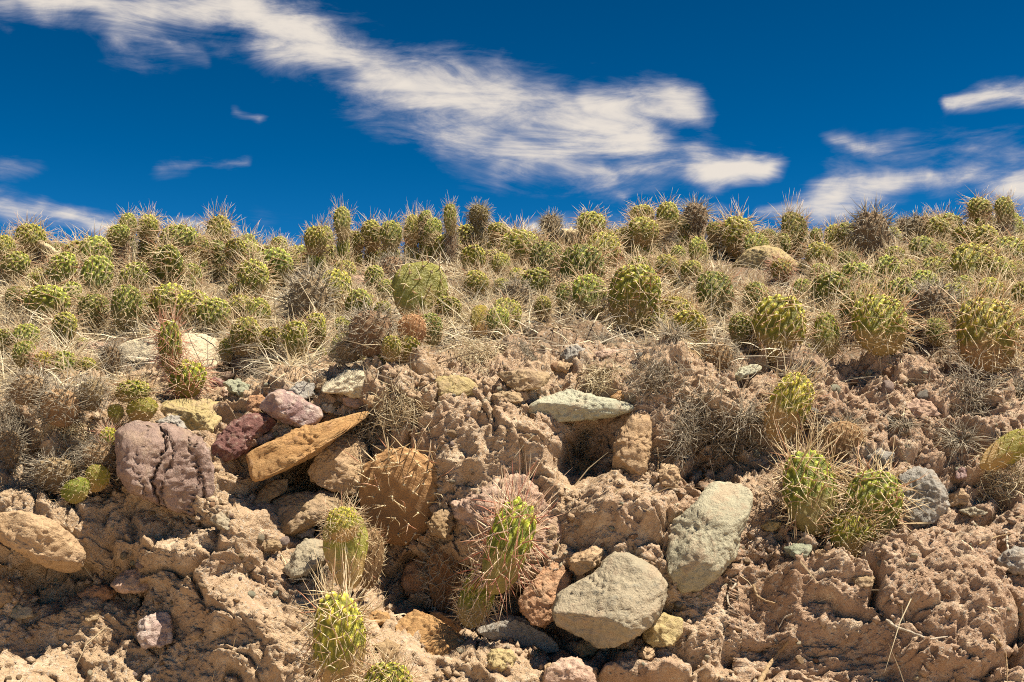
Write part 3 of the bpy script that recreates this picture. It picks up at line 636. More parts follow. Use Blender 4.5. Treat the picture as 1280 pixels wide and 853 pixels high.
LOOK = {'g': 'bumpy green cactus', 'd': 'dark green spiny cactus', 'c': 'pale fuzzy-spined cactus', 'r': 'red-spined cactus', 'x': 'withered grey-brown cactus', 's': 'smooth olive cactus', 'b': 'dead brown cactus'}
GL = {  # look-alikes that only their place tells apart
    ('g', 1): ('bumpy green cactus pad standing on the skyline of the bank', 'green cacti along the skyline'),
    ('g', 0): ('bumpy green cactus pad growing out of straw on the slope', 'green cacti on the straw slope'),
    ('d', 1): ('dark green cactus pad standing on the skyline of the bank', 'dark cacti along the skyline'),
    ('d', 0): ('dark green spiny cactus pad on the straw slope', 'dark cacti on the straw slope'),
    ('c', 1): ('pale cactus fuzzy with straw-coloured spines on the skyline', 'pale fuzzy cacti along the skyline'),
    ('c', 0): ('pale yellow-green cactus thick with straw-coloured spines on the slope', 'pale fuzzy cacti on the slope'),
    ('r', 0): ('green cactus with reddish spines on the straw slope', 'red-spined cacti on the slope'),
    ('x', 1): ('withered grey-brown cactus bristling on the skyline', 'withered cacti along the skyline'),
    ('x', 0): ('withered grey-brown cactus on the straw slope', 'withered cacti on the slope'),
    ('s', 0): ('smooth olive cactus pad in the straw', 'smooth olive pads'),
    ('b', 0): ('dead brown cactus pad in the straw', 'dead brown pads'),
}
def cactus(z, cx, cy, w, h, kind='g', label=None, extra=None, yaw=None, tint=None, name='prickly_pear_cactus'):
    if kind == 'x' and not label and random.random() < .6: kind = 'g'
    s = ZM[z][2]; cx, cy = zp(z, cx, cy); w, h = w/s, h/s
    k_ = 1.0 if h >= 45 or label else 1.06 if cy < 306 else 1.3; top, bot = cy-h*(.5 if cy < 306 else .62), cy+h/2; w *= k_; h *= k_
    hp, _ = hit(cx, bot); sky_line = False
    if hp is None or hp[1] > 5.25:
        sky_line = True
        y = random.uniform(4.85, 5.2); b3 = unproj(cx, bot, y); gz = ground_z(b3[0], y)
        hp = np.array([b3[0], y, gz])
    mm = np.linalg.norm(hp[:2]-EYE[:2])*TAN/(W/2)
    zt = unproj(cx, top, hp[1])[2]; hw = zt-hp[2]; nom = h*mm
    root = bpy.data.objects.new(name, None); COL.objects.link(root); root.location = Vector(hp.tolist()) + Vector((0, 0, .004)); root.empty_display_size = .02
    yaw = random.uniform(-.5, .5) if yaw is None else yaw; roll = random.uniform(-.14, .14)
    up = 0.0
    if hw > nom*1.35:   # stands on an older pad hidden in the straw
        low = hw-nom*.85
        add_pad(root, 'x' if random.random() < .15 else kind, (0, .015, -.01), w*mm*.85, low+.04, yaw+random.uniform(-.6, .6), 0, 0, tint)
        up = low
    elif sky_line: up = min(0.0, hw-nom)*.9
    add_pad(root, kind, (0, 0, up), w*mm, nom*1.04+.01, yaw, roll, random.uniform(-.12, .12), tint)
    if extra is None: extra = random.choice((0, 1, 1, 2))
    for k in range(extra):
        a = random.choice((-1, 1)); q = random.uniform(.5, .72)
        add_pad(root, kind if random.random() < .8 else 'x', (a*w*mm*random.uniform(.3, .6), random.uniform(.02, .08), -.01), w*mm*q, nom*q, random.uniform(-.9, .9), a*random.uniform(.1, .5), 0, tint)
    if label: tag(root, label, 'cactus')
    else:
        key = (kind, 1 if sky_line else 0)
        if key not in GL: key = (kind, 0)
        tag(root, ('tall ' if h > 1.25*w else 'broad ' if w > 1.15*h else 'small ' if h < 26 else '')+LOOK[kind]+SIDE[extra]+' '+anchor(cx, cy), 'cactus', LOOK[kind].replace('cactus', 'cacti')+' on the bank')
    CACT_PX.append((cx, cy, max(w, h)))
    return root
for a in [(395,280,150,110),(580,240,110,90),(620,190,70,95),(715,215,100,120,'c'),(850,270,140,110),(1060,235,120,150,'c'),(700,330,130,80),(565,355,80,70),(290,430,140,130),(455,440,140,190),
          (800,430,130,170,'d'),(220,590,160,120),(80,550,90,80,'d'),(1030,360,110,130,'d'),(1190,350,120,180),(1230,480,110,140),(60,400,110,100),(900,450,90,100,'d'),(1180,750,110,130),
          (20,300,80,80,'c'),(180,330,90,90,'x'),(960,300,80,90,'c'),(1150,600,90,90),(330,540,80,90,'x'),(690,600,90,100,'c')]: cactus('a', *a)
cactus('a', 610, 590, 140, 200, 'd', 'dark green pad with long radiating straw spines above the pale boulder', 0, .2)
for a in [(250,310,120,100),(330,275,80,100),(380,270,60,100,'c'),(510,280,80,80),(600,250,90,130),(690,250,100,130),(790,225,80,140,'c'),(855,170,60,90),(885,225,80,120),(1065,240,120,140),
          (1200,225,90,80),(430,520,120,150),(540,600,100,120),(30,480,100,150),(0,320,90,140),(960,600,110,80),(380,360,90,100),(1250,290,100,120),(1180,360,110,70),(20,750,80,100),(660,330,80,80,'c'),
          (460,420,90,80,'c'),(1100,480,90,90,'c'),(700,400,90,80,'x')]: cactus('b', *a)
cactus('b', 460, 190, 80, 150, 'g', 'tall narrow green cactus rising alone above the skyline', 0, 0)
cactus('b', 985, 175, 62, 140, 'g', 'slim green cactus column beside the round dark skyline pad', 0, 0)
cactus('b', 1125, 150, 92, 96, 'x', 'round dark olive pad perched highest on the skyline cluster', 0, 0, (.75, .95, .55))
cactus('b', 850, 520, 275, 300, 's', 'large smooth yellow-green pad dotted with purple areoles', 0, .1, (.82, .86, .8), name='prickly_pear_cactus')
cactus('b', 1215, 650, 110, 130, 'g', 'small ribbed green pad on the earth rim', 0, 0)
cactus('b', 1120, 650, 100, 150, 's', 'yellowing smooth pad beside the small ribbed pad', 0, .3, (1.4, 1.15, .9))
cactus('b', 270, 570, 180, 250, 'x', 'withered grey cactus stump sunk in dark straw', 0, 0)
cactus('b', 600, 710, 200, 190, 'x', 'collapsed grey cactus hummock on the earth rim', 1, 0)
cactus('b', 800, 690, 140, 130, 'b', 'brown corky stem under the large smooth pad', 0, 0)
for a in [(455,200,130,120),(715,145,110,90),(710,230,150,120,'c'),(900,195,110,90),(960,165,110,130,'x'),(1055,220,70,80),(120,260,150,130,'c'),(50,310,90,110),(330,250,90,60),(610,330,90,70),(40,640,110,120),
          (830,400,90,90,'c'),(880,330,60,60),(1180,700,90,100),(30,380,70,80),(100,450,80,70,'c'),(540,250,90,80,'x'),(360,540,100,100,'d'),(760,300,90,80,'x'),(940,420,80,80,'x'),(1000,330,80,110,'x'),
          (90,540,90,90,'x'),(700,400,90,80,'c')]: cactus('c', *a)
cactus('c', 270, 195, 90, 100, 'x', 'dark withered round cactus beside the curled pale dead stem', 0)
cactus('c', 820, 165, 105, 140, 'g', 'upright green cactus joined in the middle skyline cluster', 0, .1)
cactus('c', 1185, 195, 155, 185, 'c', 'big pale bristly cactus next to the skyline boulder', 0, 0, (1.1, 1.1, .85))
cactus('c', 245, 355, 165, 185, 'd', 'dark green rounded pad topping the row of three pads', 0, .1)
cactus('c', 425, 405, 215, 245, 'd', 'broad dark pad in the middle of the row of three', 0, -.1)
cactus('c', 650, 535, 255, 300, 'd', 'broad smooth-based pad lowest in the row of three', 0, .1, (1.05, 1.05, .8))
cactus('c', 220, 580, 85, 95, 'c', 'small pale cactus ball with long straw needles', 0)
cactus('c', 860, 590, 185, 110, 'c', 'pale low cactus with whitish bumps beside the row of three', 1, 0, (1.15, 1.15, 1.1))
cactus('c', 1262, 700, 90, 130, 'd', 'dark pad at the edge of the gravel patch', 0)
for a in [(325,235,60,70),(480,220,70,90,'c'),(500,270,70,70),(430,260,80,110,'x'),(575,185,60,70),(690,240,80,100),(730,190,70,70,'x'),(820,195,130,110,'x'),(935,150,130,120),(1080,110,120,90),(1095,190,120,110),
          (1250,190,80,120),(820,300,90,90),(1215,320,130,100),(1240,410,80,80),(890,390,120,80),(830,440,100,70),(350,410,80,70,'c'),(400,490,180,180,'d'),(380,680,110,180,'c'),(1190,600,90,90),(910,300,70,60,'c'),
          (600,250,110,160,'x'),(1000,250,80,80,'x'),(1130,500,110,90,'c'),(980,520,100,90,'x'),(560,520,80,90,'c'),(60,520,90,100,'c'),(700,330,70,70,'c'),(1010,460,70,60)]: cactus('d', *a)
cactus('d', 245, 215, 125, 195, 'd', 'dark brownish cactus standing beside the skyline boulder', 0, .2, (.75, .7, .45))
cactus('d', 1195, 120, 82, 115, 'g', 'striped green pad topmost at the high end of the skyline', 0, 0)
cactus('d', 170, 375, 95, 90, 'r', 'small cactus with red radiating spines in front of the skyline boulder', 0)
cactus('d', 1065, 365, 195, 190, 'g', 'big round bumpy green cactus in the open straw', 0, 0)
cactus('d', 150, 650, 230, 270, 'g', 'large pad caged in long straw spines above the gravel', 0, 0, (.95, .98, .75))
cactus('d', 640, 635, 240, 250, 'd', 'large round dark green ribbed cactus on the bare gravel', 0, 0, (.95, 1.02, .8))
cactus('d', 1120, 690, 260, 300, 'd', 'wide low pad smothered in straw at the gravel edge', 0, 0, (1.15, 1.05, 1.0))
cactus('d', 860, 570, 190, 180, 'x', 'grey straw-covered cactus beside the ribbed green one', 1, 0)

# cacti growing out of the broken face
def face_cactus(label, z, pads, out=0.05, name='prickly_pear_cactus'):
    """pads: (cx, cy, w, h, roll, kind, var, tint, out) in zoom pixels, pad centre; the first pad roots the plant"""
    s = ZM[z][2]; cx, cy = zp(z, pads[0][0], pads[0][1])
    hp, _ = hit(cx, cy); hp = unproj(cx, cy, 3.0) if hp is None else hp
    root = bpy.data.objects.new(name, None); COL.objects.link(root); root.empty_display_size = .02
    root.location = Vector(hp.tolist())
    for (x, y, w, h, roll, kind, var, tint, o) in pads:
        px, py = zp(z, x, y); d = pix_dir(px, py); d /= np.linalg.norm(d); yy = hp[1]-o
        c = unproj(px, py, yy); mm = yy*TAN/(W/2); hh = h/s*mm
        r = math.radians(roll); base = c - np.array([math.sin(r), 0.0, math.cos(r)])*hh/2
        add_pad(root, kind, base-hp, w/s*mm, hh, random.uniform(-.3, .3), r, 0, tint, var)
    tag(root, label, 'cactus'); return root
FC = face_cactus
FC('twin-pad green cactus with long straw spines on the lower bank', 'l', [(385,60,235,345,-5,'c',0,(.92,.98,.8),.08),(645,130,270,330,14,'d',1,(.9,1.0,.8),.09),(560,240,210,210,-4,'d',0,(.95,1.0,.75),.10)])
FC('hanging green cactus with long reddish spines before the pink boulder', 'j', [(895,500,140,250,20,'d',0,(1.25,1.25,1.1),.24),(1025,285,175,390,18,'r',0,(1.0,1.15,.8),.28)])
FC('pale two-toned cactus stem beside the dead brown pad', 'j', [(345,290,190,340,-6,'s',1,(1.3,1.4,1.4),.12),(330,190,130,140,-10,'c',0,(1.5,1.5,1.3),.15),(440,330,120,250,4,'b',0,None,.06)])
FC('pale cactus column crowded with needle spines below the two-toned stem', 'j', [(320,700,215,420,-2,'c',1,(1.6,1.6,1.6),.14)])
FC('small cactus top with fanned needles below the pale cactus column', 'j', [(520,880,200,200,4,'c',0,(1,1,.8),.18)])
FC('dead brown leathery cactus pad hanging over the dark hollow', 'j', [(570,70,350,400,6,'b',0,(1.35,1.15,.85),.10)])
FC('dead grey-brown cactus stump in the dark hollow', 'j', [(770,420,150,340,-5,'x',0,(1.1,1,.85),.10)])
FC('leaning green pad under grey straw on the earth rim', 'h', [(400,240,150,270,27,'d',0,(1.3,1.25,1.1),.10)])
FC('half-buried yellow-green pad lying on its side by the grey tuft', 'h', [(1215,400,110,230,60,'s',0,(1.1,1.1,.9),.06)])
FC('bright green pad with red-spined upright shoot before the pale boulder', 'e', [(905,290,170,180,8,'r',0,(1.1,1.2,.6),.10),(825,140,110,260,-3,'r',1,(.85,.95,.6),.12)])
FC('cluster of whitish bumpy cacti below the straw', 'e', [(300,230,150,150,0,'c',0,(1,1.05,.9),.06),(120,170,110,130,-5,'g',0,(.8,.9,.75),.05),(205,215,80,120,0,'r',0,(1.2,1.2,.6),.08),(420,240,100,110,8,'c',1,(1.15,1.15,1.0),.05)])
FC('dead grey cactus stub standing before the pale boulder', 'e', [(530,220,110,180,0,'x',1,(.75,.7,.6),.08)])
FC('pale yellow cactus mound with smooth olive base pads', 'e', [(690,440,170,130,0,'s',1,(1.2,1.1,.9),.08),(560,455,80,90,0,'s',0,(1.1,1.1,.9),.07),(640,350,180,110,0,'c',0,(1.25,1.15,.9),.06)])
FC('little bright green cactus with red needles beside the purple boulder', 'e', [(525,580,80,110,0,'r',0,(1.25,1.35,.6),.10)])
FC('grey weathered cactus with yellow-green lobes on the jutting slab', 'e', [(470,770,120,130,10,'s',0,(.95,.92,.7),.11),(370,830,150,120,-20,'s',1,(.9,.95,.6),.11),(270,760,200,170,0,'x',0,(1.2,1.2,1.1),.08),(480,660,150,130,0,'x',1,(1.1,1.1,1),.08)])
FC('grey cactus hummock over the dark crack', 'e', [(290,430,190,180,0,'x',0,(1.15,1.1,1.0),.06),(130,340,160,150,0,'x',1,(1.1,1.05,.95),.05),(440,370,110,150,5,'x',0,(1,1,.9),.05)])
FC('weathered grey cactus lump alone beside the dark crack', 'e', [(30,650,130,220,0,'x',1,(1.2,1.1,1.0),.06)])
FC('small sunken cactus nub under the dry tufts', 'h', [(610,360,150,140,0,'b',1,(1.1,1,.8),.03)])
FC('withered stump under hanging straw above the pale stone chip', 'h', [(140,50,110,110,0,'x',1,(1.15,1.05,.9),.02)])

# low cacti in the gaps of the straw
cnt = 0
for k in range(1800):
    if cnt >= 195: break
    px, py = random.uniform(0, 1280), random.uniform(305, 445)
    if py > 414 and 540 < px < 840: continue
    if 90 < px < 300 and py > 408 or 895 < px < 1020 and 312 < py < 365: continue
    if perlin(np.array([[px/110, py/60, 4.2]]))[0] < -.12: continue
    if any((px-a)**2+(py-b_)**2 < (0.42*c+7)**2 for a, b_, c in CACT_PX): continue
    if 800 < px and py > 425 or (560 < px < 720 and py > 415): continue
    w = random.uniform(16, 36)
    cactus('p', px, py, w, w*random.uniform(.8, 1.2), random.choice('ggggggcd'), extra=random.choice((0, 1))); cnt += 1

for px in range(6, 1280, 22):     # more heads along the skyline
    px += random.uniform(-9, 9); row = np.interp(px, [0, 100, 250, 340, 440, 620, 900, 1020, 1150, 1280], [314, 311, 318, 331, 308, 299, 297, 308, 289, 277])
    if any(abs(px-a) < 10 and b_ < row+14 for a, b_, c in CACT_PX): continue
    w = random.uniform(20, 32); cactus('p', px, row+random.uniform(-2, 10), w, w*random.uniform(.8, 1.3), random.choice('ggggccd'), extra=random.choice((0, 1)))

# dead pale stems on the slope
def tube_mesh(name, pts, radii, mat, n=9, wob=0.15):
    pts = np.asarray(pts, float); m_ = len(pts); V = []
    for i in range(m_):
        t = pts[min(i+1, m_-1)]-pts[max(i-1, 0)]; t /= np.linalg.norm(t)+1e-9
        a = np.cross(t, [0.3, 0.5, 1.0]); a /= np.linalg.norm(a); c = np.cross(t, a)
        for k in range(n):
            r = radii[i]*(1+wob*math.sin(k*2.3+i*1.7)); V.append(pts[i]+r*(a*math.cos(2*math.pi*k/n)+c*math.sin(2*math.pi*k/n)))
    F = grid_faces(m_, n, True)
    me = mesh_from(name, V, F, mat); attr(me, 'rnd', np.full(len(V), .8)); return me
def smooth_line(ctrlp, n, jitter=0.0):
    c = np.asarray(ctrlp, float); t = np.linspace(0, len(c)-1, n); out = np.stack([np.interp(t, np.arange(len(c)), c[:, k]) for k in range(3)], -1)
    for _ in range(3): out[1:-1] = (out[:-2]+2*out[1:-1]+out[2:])/4
    return out + RS.normal(size=out.shape)*jitter
WOOD = rock_mat('pale_dead_stem', (0.48,0.38,0.22), (0.58,0.47,0.29), (0.36,0.26,0.14), streak=(1,1,.4), dirt=.2)
ROOT = rock_mat('dry_root_bark', (0.42,0.28,0.15), (0.52,0.37,0.21), (0.30,0.19,0.10), scale=30, dirt=.3)
PALE = rock_mat('pale_root', (0.60,0.50,0.38), (0.66,0.57,0.45), (0.5,0.4,0.3), scale=30, dirt=.15)
def stem(name, label, cat, z, pts, rad, mat, out=0.02, wob=.15, taper=.4):
    P3 = []
    for (x, y) in pts:
        px, py = zp(z, x, y); hp, _ = hit(px, py); hp = unproj(px, py, 5.0) if hp is None else hp
        P3.append(hp)
    P3 = np.array(P3); d = P3-EYE; d /= np.linalg.norm(d, axis=1)[:, None]; P3 = P3-d*out
    line = smooth_line(P3, 22, rad*.12); c = line[0].copy()
    rr = rad*np.linspace(1, taper, 22); rr[0] *= .5; rr[-1] *= .3
    return tag(link(name, tube_mesh(name, line-c, rr, mat, wob=wob), None, c), label, cat)
stem('dead_stem', 'pale dead cactus stem fallen across the straw near skyline', 'stem', 'a', [(180,245),(230,270),(280,310),(340,355)], .014, WOOD, .03, .3, .7)
stem('dead_stem', 'curled thick pale dead stem arching below the skyline', 'stem', 'c', [(315,215),(380,220),(440,240),(480,275)], .030, WOOD, .05, .3, .8)
stem('dead_stem', 'pale dead stem lying in straw above the reddish flat stone', 'stem', 'a', [(350,670),(420,620),(500,570),(530,540)], .014, WOOD, .03, .3, .5)
for lab, z, pts, r, mt in [
    ('thick tan root sticking out of the shaded lower earth', 'l', [(165,860),(200,790),(245,730),(290,680)], .006, ROOT),
    ('short white curved root on the earth face', 'l', [(70,435),(30,480),(35,525),(75,557)], .0028, PALE),
    ('tan root curling under the grey-green block', 'l', [(140,440),(155,490),(190,510),(240,520)], .0035, ROOT),
    ('long pale root lying across the sunlit earth', 'l', [(700,590),(740,620),(800,640),(880,672),(960,660)], .0038, PALE),
    ('straight dry root hanging over the grey stone', 'l', [(1205,210),(1210,280),(1230,350),(1275,415)], .0032, PALE),
    ('branching dry root dangling from the sunlit earth', 'l', [(1140,650),(1180,690),(1205,740),(1210,850)], .0035, ROOT),
    ('thin forked root tip on the shaded earth', 'l', [(305,565),(270,580),(245,628)], .0022, PALE),
    ('dry root strand crossing below the thin flaky stone', 'l', [(1090,270),(1160,240),(1230,225)], .0026, ROOT),
    ('hanging root beside the upright slab', 'g', [(1090,500),(1100,570),(1085,680)], .0026, ROOT),
    ('fine root against the wall of the square hollow', 'g', [(650,480),(665,540),(680,605)], .0024, ROOT),
    ('straw-like root across the square hollow mouth', 'g', [(690,590),(700,540),(760,510),(850,470)], .0016, ROOT)]:
    stem('root', lab, 'root', z, pts, r, mt, .008)

# ------------------------------------------------------------------ blades: straw, tufts, rootlets
def blades(P0, D, L, R, rs, droop=0.25, seg=3):
    """three-sided tapered blades: arrays of base, direction, length, radius"""
    n = len(P0); D = D/np.linalg.norm(D, axis=1)[:, None]
    A = np.cross(D, rs.normal(size=(n, 3))); A /= np.linalg.norm(A, axis=1)[:, None]+1e-9; C = np.cross(D, A)
    side = rs.normal(size=(n, 3))*droop*0.6; side[:, 2] -= droop
    V = []; 
    for k in range(seg+1):
        t = k/seg; c = P0+D*(L*t)[:, None]+side*(L*t*t)[:, None]*rs.uniform(.2, 1, (n, 1)) if False else P0+D*(L*t)[:, None]+side*(L*t*t)[:, None]
        r = R*(1-.85*t)
        for w in range(3): V.append(c+(A*math.cos(w*2.094)+C*math.sin(w*2.094))*r[:, None])
    V = np.stack(V, 1); nv = 3*(seg+1); F = []
    for k in range(seg):
        for w in range(3):
            a, b_ = 3*k+w, 3*k+(w+1) % 3; F.append((a, b_, b_+3, a+3))
    F = (np.array(F)[None]+(np.arange(n)*nv)[:, None, None]).reshape(-1, 4)
    return V.reshape(-1, 3), F, np.repeat(rs.rand(n), nv)
TN = None
def ribbons(P0, D, L, R, rs, droop=0.2):
    n = len(P0); D = D/np.linalg.norm(D, axis=1)[:, None]
    A = np.cross(D, rs.normal(size=(n, 3))); A /= np.linalg.norm(A, axis=1)[:, None]+1e-9
    side = rs.normal(size=(n, 3))*droop*0.6; side[:, 2] -= droop
    V = []
    for t, k in ((0, 1.), (.5, .85), (1, .12)):
        c = P0+D*(L*t)[:, None]+side*(L*t*t)[:, None]
        V += [c-A*(R*k)[:, None], c+A*(R*k)[:, None]]
    V = np.stack(V, 1); F = np.array([(0, 1, 3, 2), (2, 3, 5, 4)])
    F = (F[None]+(np.arange(n)*6)[:, None, None]).reshape(-1, 4)
    return V.reshape(-1, 3), F, np.repeat(rs.rand(n), 6)
def surf_samples(n, wfun, rs):
    Q = TER[:-1, :-1].reshape(-1, 3); du = (TER[:-1, 1:]-TER[:-1, :-1]).reshape(-1, 3); dv = (TER[1:, :-1]-TER[:-1, :-1]).reshape(-1, 3)
    N = np.cross(du, dv); ar = np.linalg.norm(N, axis=1); px, py = project(Q)
    w = ar*wfun(Q, px, py, N/(ar[:, None]+1e-12)); w /= w.sum()
    i = rs.choice(len(Q), n, p=w)
    return Q[i]+du[i]*rs.rand(n, 1)+dv[i]*rs.rand(n, 1), N[i]/(ar[i][:, None]+1e-12)
KEEP = [(100, 300, 428, 476), (905, 1012, 322, 362)]     # bare ground before the two boulders
def w_slope(Q, px, py, N):
    s = (py < LIPROW(px)+14*perlin(Q*14)) & (Q[:, 1] < 5.6) & (np.abs(Q[:, 0]) < 3.4)
    for (a, b_, c_, d_) in KEEP: s = s & ~((px > a) & (px < b_) & (py > c_) & (py < d_))
    return s*np.clip(0.55+1.7*fbm(Q*4.5+77, 3), 0.16, 1.8)*np.interp(Q[:, 1], [3, 4.3, 5.0, 5.6], [1.1, .9, .45, .2])
rs = np.random.RandomState(5)
P0, N0 = surf_samples(74000, w_slope, rs)
n = len(P0); D = rs.normal(size=(n, 3))*np.array([1, 1, .5])+np.array([0, -.1, .42])
L = rs.gamma(4, .018, n)+.022
V, F, rn = ribbons(P0-N0*.004, D, L, rs.uniform(.0009, .0021, n), rs, .22)
me = mesh_from('dry_grass', V, F, STRAW); attr(me, 'rnd', rn)
tag(link('dry_grass', me), 'tangled dry straw covering the slope between the cacti', 'dry grass', kind='stuff')
# grey fallen spines and litter
P0, N0 = surf_samples(34000, lambda Q, px, py, N: ((py < LIPROW(px)+30+26*perlin(Q*9)) & (Q[:, 1] < 5.4))*np.clip(.45+1.6*fbm(Q*5+7, 3), 0.05, 2), rs)
n = len(P0); D = rs.normal(size=(n, 3))*np.array([1, 1, .35])+np.array([0, -.1, .22])
V, F, rn = ribbons(P0+N0*.003, D, rs.gamma(4, .020, n)+.02, rs.uniform(.0009, .0018, n), rs, .15)
me = mesh_from('litter', V, F, SP_GREY); attr(me, 'rnd', rn)
tag(link('spine_litter', me), 'grey fallen spines and dead stalks matted on the ground', 'litter', kind='stuff')
# rootlets and straws on the broken face
P0, N0 = surf_samples(20000, lambda Q, px, py, N: ((py > LIPROW(px)-10) & (py < 900))*np.clip(.0+1.9*fbm(Q*6+27, 3), 0.015, 2)*(.25+2.2*np.exp(-((py-LIPROW(px)-35)/60)**2)), rs)
n = len(P0); D = rs.normal(size=(n, 3))*np.array([1, .5, .8])+N0*.5
V, F, rn = ribbons(P0, D, rs.gamma(3, .015, n)+.012, rs.uniform(.0008, .0018, n), rs, .6)
me = mesh_from('rootlets', V, F, STRAW); attr(me, 'rnd', rn*.7)
tag(link('rootlets', me), 'fine dry rootlets hanging from the broken earth', 'rootlets', kind='stuff')

def tuft_mesh(seed, n, grey, spread):
    rs = np.random.RandomState(seed); a = rs.rand(n)*6.283; r = .32*np.sqrt(rs.rand(n))
    P = np.c_[r*np.cos(a), r*np.sin(a), np.zeros(n)]
    D = np.c_[np.cos(a)*spread*rs.uniform(.2, 1.3, n), np.sin(a)*spread*rs.uniform(.2, 1.3, n), rs.uniform(.3, 1, n)]+rs.normal(size=(n, 3))*.25
    V, F, rn = blades(P, D, rs.uniform(.45, 1.1, n), np.full(n, .017), rs, .55, 4)
    me = mesh_from('blades', V, F, SP_GREY if grey else STRAW); attr(me, 'rnd', rn); return me
TUFTS = [tuft_mesh(s, 190, True, .9) for s in (21, 22, 23)]; TUFTY = [tuft_mesh(s, 150, False, .7) for s in (31, 32)]
def tuft(z, x, y, w, label=None, yellow=False, out=0.01):
    px, py = zp(z, x, y); hp, hn = hit(px, py)
    if hp is None: return
    mm = hp[1]*TAN/(W/2); s = w/ZM[z][2]*mm*.62
    o = link('dry_tuft', random.choice(TUFTY if yellow else TUFTS)); nn = Vector(hn.tolist())
    if nn.y > 0: nn = -nn
    ax = (nn*.6+Vector((0, -.1, .7))).normalized()
    o.matrix_basis = Matrix.Translation(Vector(hp.tolist())+nn*out-ax*.01) @ ax.to_track_quat('Z', 'Y').to_matrix().to_4x4() @ Matrix.Rotation(random.uniform(0, 6), 4, 'Z') @ Matrix.Scale(s, 4)
    if label: tag(o, label, 'tuft')
    elif yellow: tag(o, 'yellow dry grass tuft '+anchor(px, py), 'tuft', 'yellow dry tufts on the slope')
    else: tag(o, 'grey dead bristle tuft '+anchor(px, py), 'tuft', 'grey dead tufts on the slope')
for lab, z, x, y, w in [
    ('grey tuft drooping over the rim beside the collapsed hummock', 'b', 450, 800, 230), ('dark shaggy straw mat overhanging the leaning pad', 'h', 230, 270, 230),
    ('dry tuft above the twin-pad cactus', 'h', 600, 300, 180), ('blackish bristle tuft beside the gravel slope', 'h', 820, 300, 150),
    ('sparse grey tuft over the half-buried pad', 'h', 1040, 340, 170), ('grey bristles topping the leaning green pad', 'h', 440, 100, 160),
    ('grey tuft hanging over the angular tan block', 'f', 780, 460, 170), ('dead bristle tuft on the grey hummock', 'e', 270, 400, 190),
    ('black and grey bristle tuft below the two-toned stem', 'j', 230, 400, 190), ('grey tuft at the foot of the pale column', 'j', 200, 560, 150),
    ('whitish bristle tuft on the jutting slab', 'e', 200, 790, 170), ('dark bristle tuft at the corner of the gravel', 'h', 1260, 160, 150)]:
    tuft(z, x, y, w, lab)
for a in [('c',620,260,190),('c',1050,650,220),('c',940,660,170),('d',730,410,130),('b',990,300,110),('b',960,720,160),('b',330,430,140),('d',620,240,110),('d',820,540,190),('d',290,800,140),('c',130,680,170),('c',520,730,180),
          ('c',860,690,200),('b',110,620,200),('a',80,640,160),('a',990,560,180),('a',1180,620,150),('a',700,680,150),('c',1000,480,150),('d',930,640,170),('b',1100,560,150),('c',80,560,130)]: tuft(*a)
for a in [('a',200,480,150),('a',400,620,180),('a',650,470,160),('a',930,360,130),('b',130,430,160),('b',620,520,150),('b',1150,450,150),('c',300,470,140),('c',560,470,140),('c',760,470,150),('c',1150,480,160),('d',300,560,180),
          ('d',520,520,150),('d',760,470,150),('d',980,600,200),('d',1180,480,150),('a',520,250,90),('b',700,300,110),('d',700,280,100),('c',980,270,100),('d',150,560,180),('d',470,640,170),('d',1010,700,180),('b',520,500,140)]: tuft(*a, None, True)

def tangle_mesh(seed, mat, n=420):
    rs = np.random.RandomState(seed); P = rs.normal(size=(n, 3))*np.array([.30, .30, .10]); D = rs.normal(size=(n, 3))*np.array([1, 1, .6])+np.array([0, 0, .25])
    V, F, rn = blades(P, D, rs.uniform(.2, .7, n), rs.uniform(.007, .014, n), rs, .5, 3)
    me = mesh_from('fibres', V, F, mat); attr(me, 'rnd', rn*.75); return me
TANG = [tangle_mesh(51, SP_GREY), tangle_mesh(52, STRAW), tangle_mesh(53, SP_GREY)]
for k, (lab, z, x, y, w) in enumerate([
    ('shaggy root mat hanging above the dead brown pad', 'f', 860, 440, 230), ('root tangle on the rim over the angular tan block', 'f', 960, 320, 200),
    ('root mat draped over the upright slab', 'g', 1090, 190, 230), ('torn root mat beside the round tan stone', 'g', 1220, 450, 220),
    ('root tangle in the niche above the pale green slab', 'g', 820, 160, 180), ('dry root mat on the rim under the collapsed hummock', 'f', 500, 60, 240),
    ('curled root clump beside the grey angular stone', 'g', 450, 40, 110), ('root mat on the rim beside the tan slab', 'g', 230, 60, 200),
    ('root tangle below the pale whitish chip', 'h', 60, 290, 210), ('ragged root mat at the corner of the gravel slope', 'h', 1080, 210, 200),
    ('root tangle spilling over the dark crack', 'e', 330, 560, 200), ('root mat over the grey cactus hummock', 'e', 60, 470, 190),
    ('roots trailing in the square hollow', 'g', 740, 480, 150), ('root clump below the half-buried pad', 'h', 1200, 500, 170),
    ('fibre mat at the foot of the leaning pad', 'h', 180, 350, 190), ('straw litter mat beside the mauve rock', 'f', 330, 130, 200)]):
    px, py = zp(z, x, y); hp, hn = hit(px, py)
    if hp is None: continue
    nn = Vector(hn.tolist()); nn = -nn if nn.y > 0 else nn
    o = link('root_mat', TANG[k % 3]); sc_ = w/ZM[z][2]*hp[1]*TAN/(W/2)*.95
    o.matrix_basis = Matrix.Translation(Vector(hp.tolist())+nn*.004) @ nn.to_track_quat('Z', 'Y').to_matrix().to_4x4() @ Matrix.Rotation(random.uniform(0, 6), 4, 'Z') @ Matrix.Scale(sc_, 4)
    tag(o, lab, 'root mat', kind='thing')

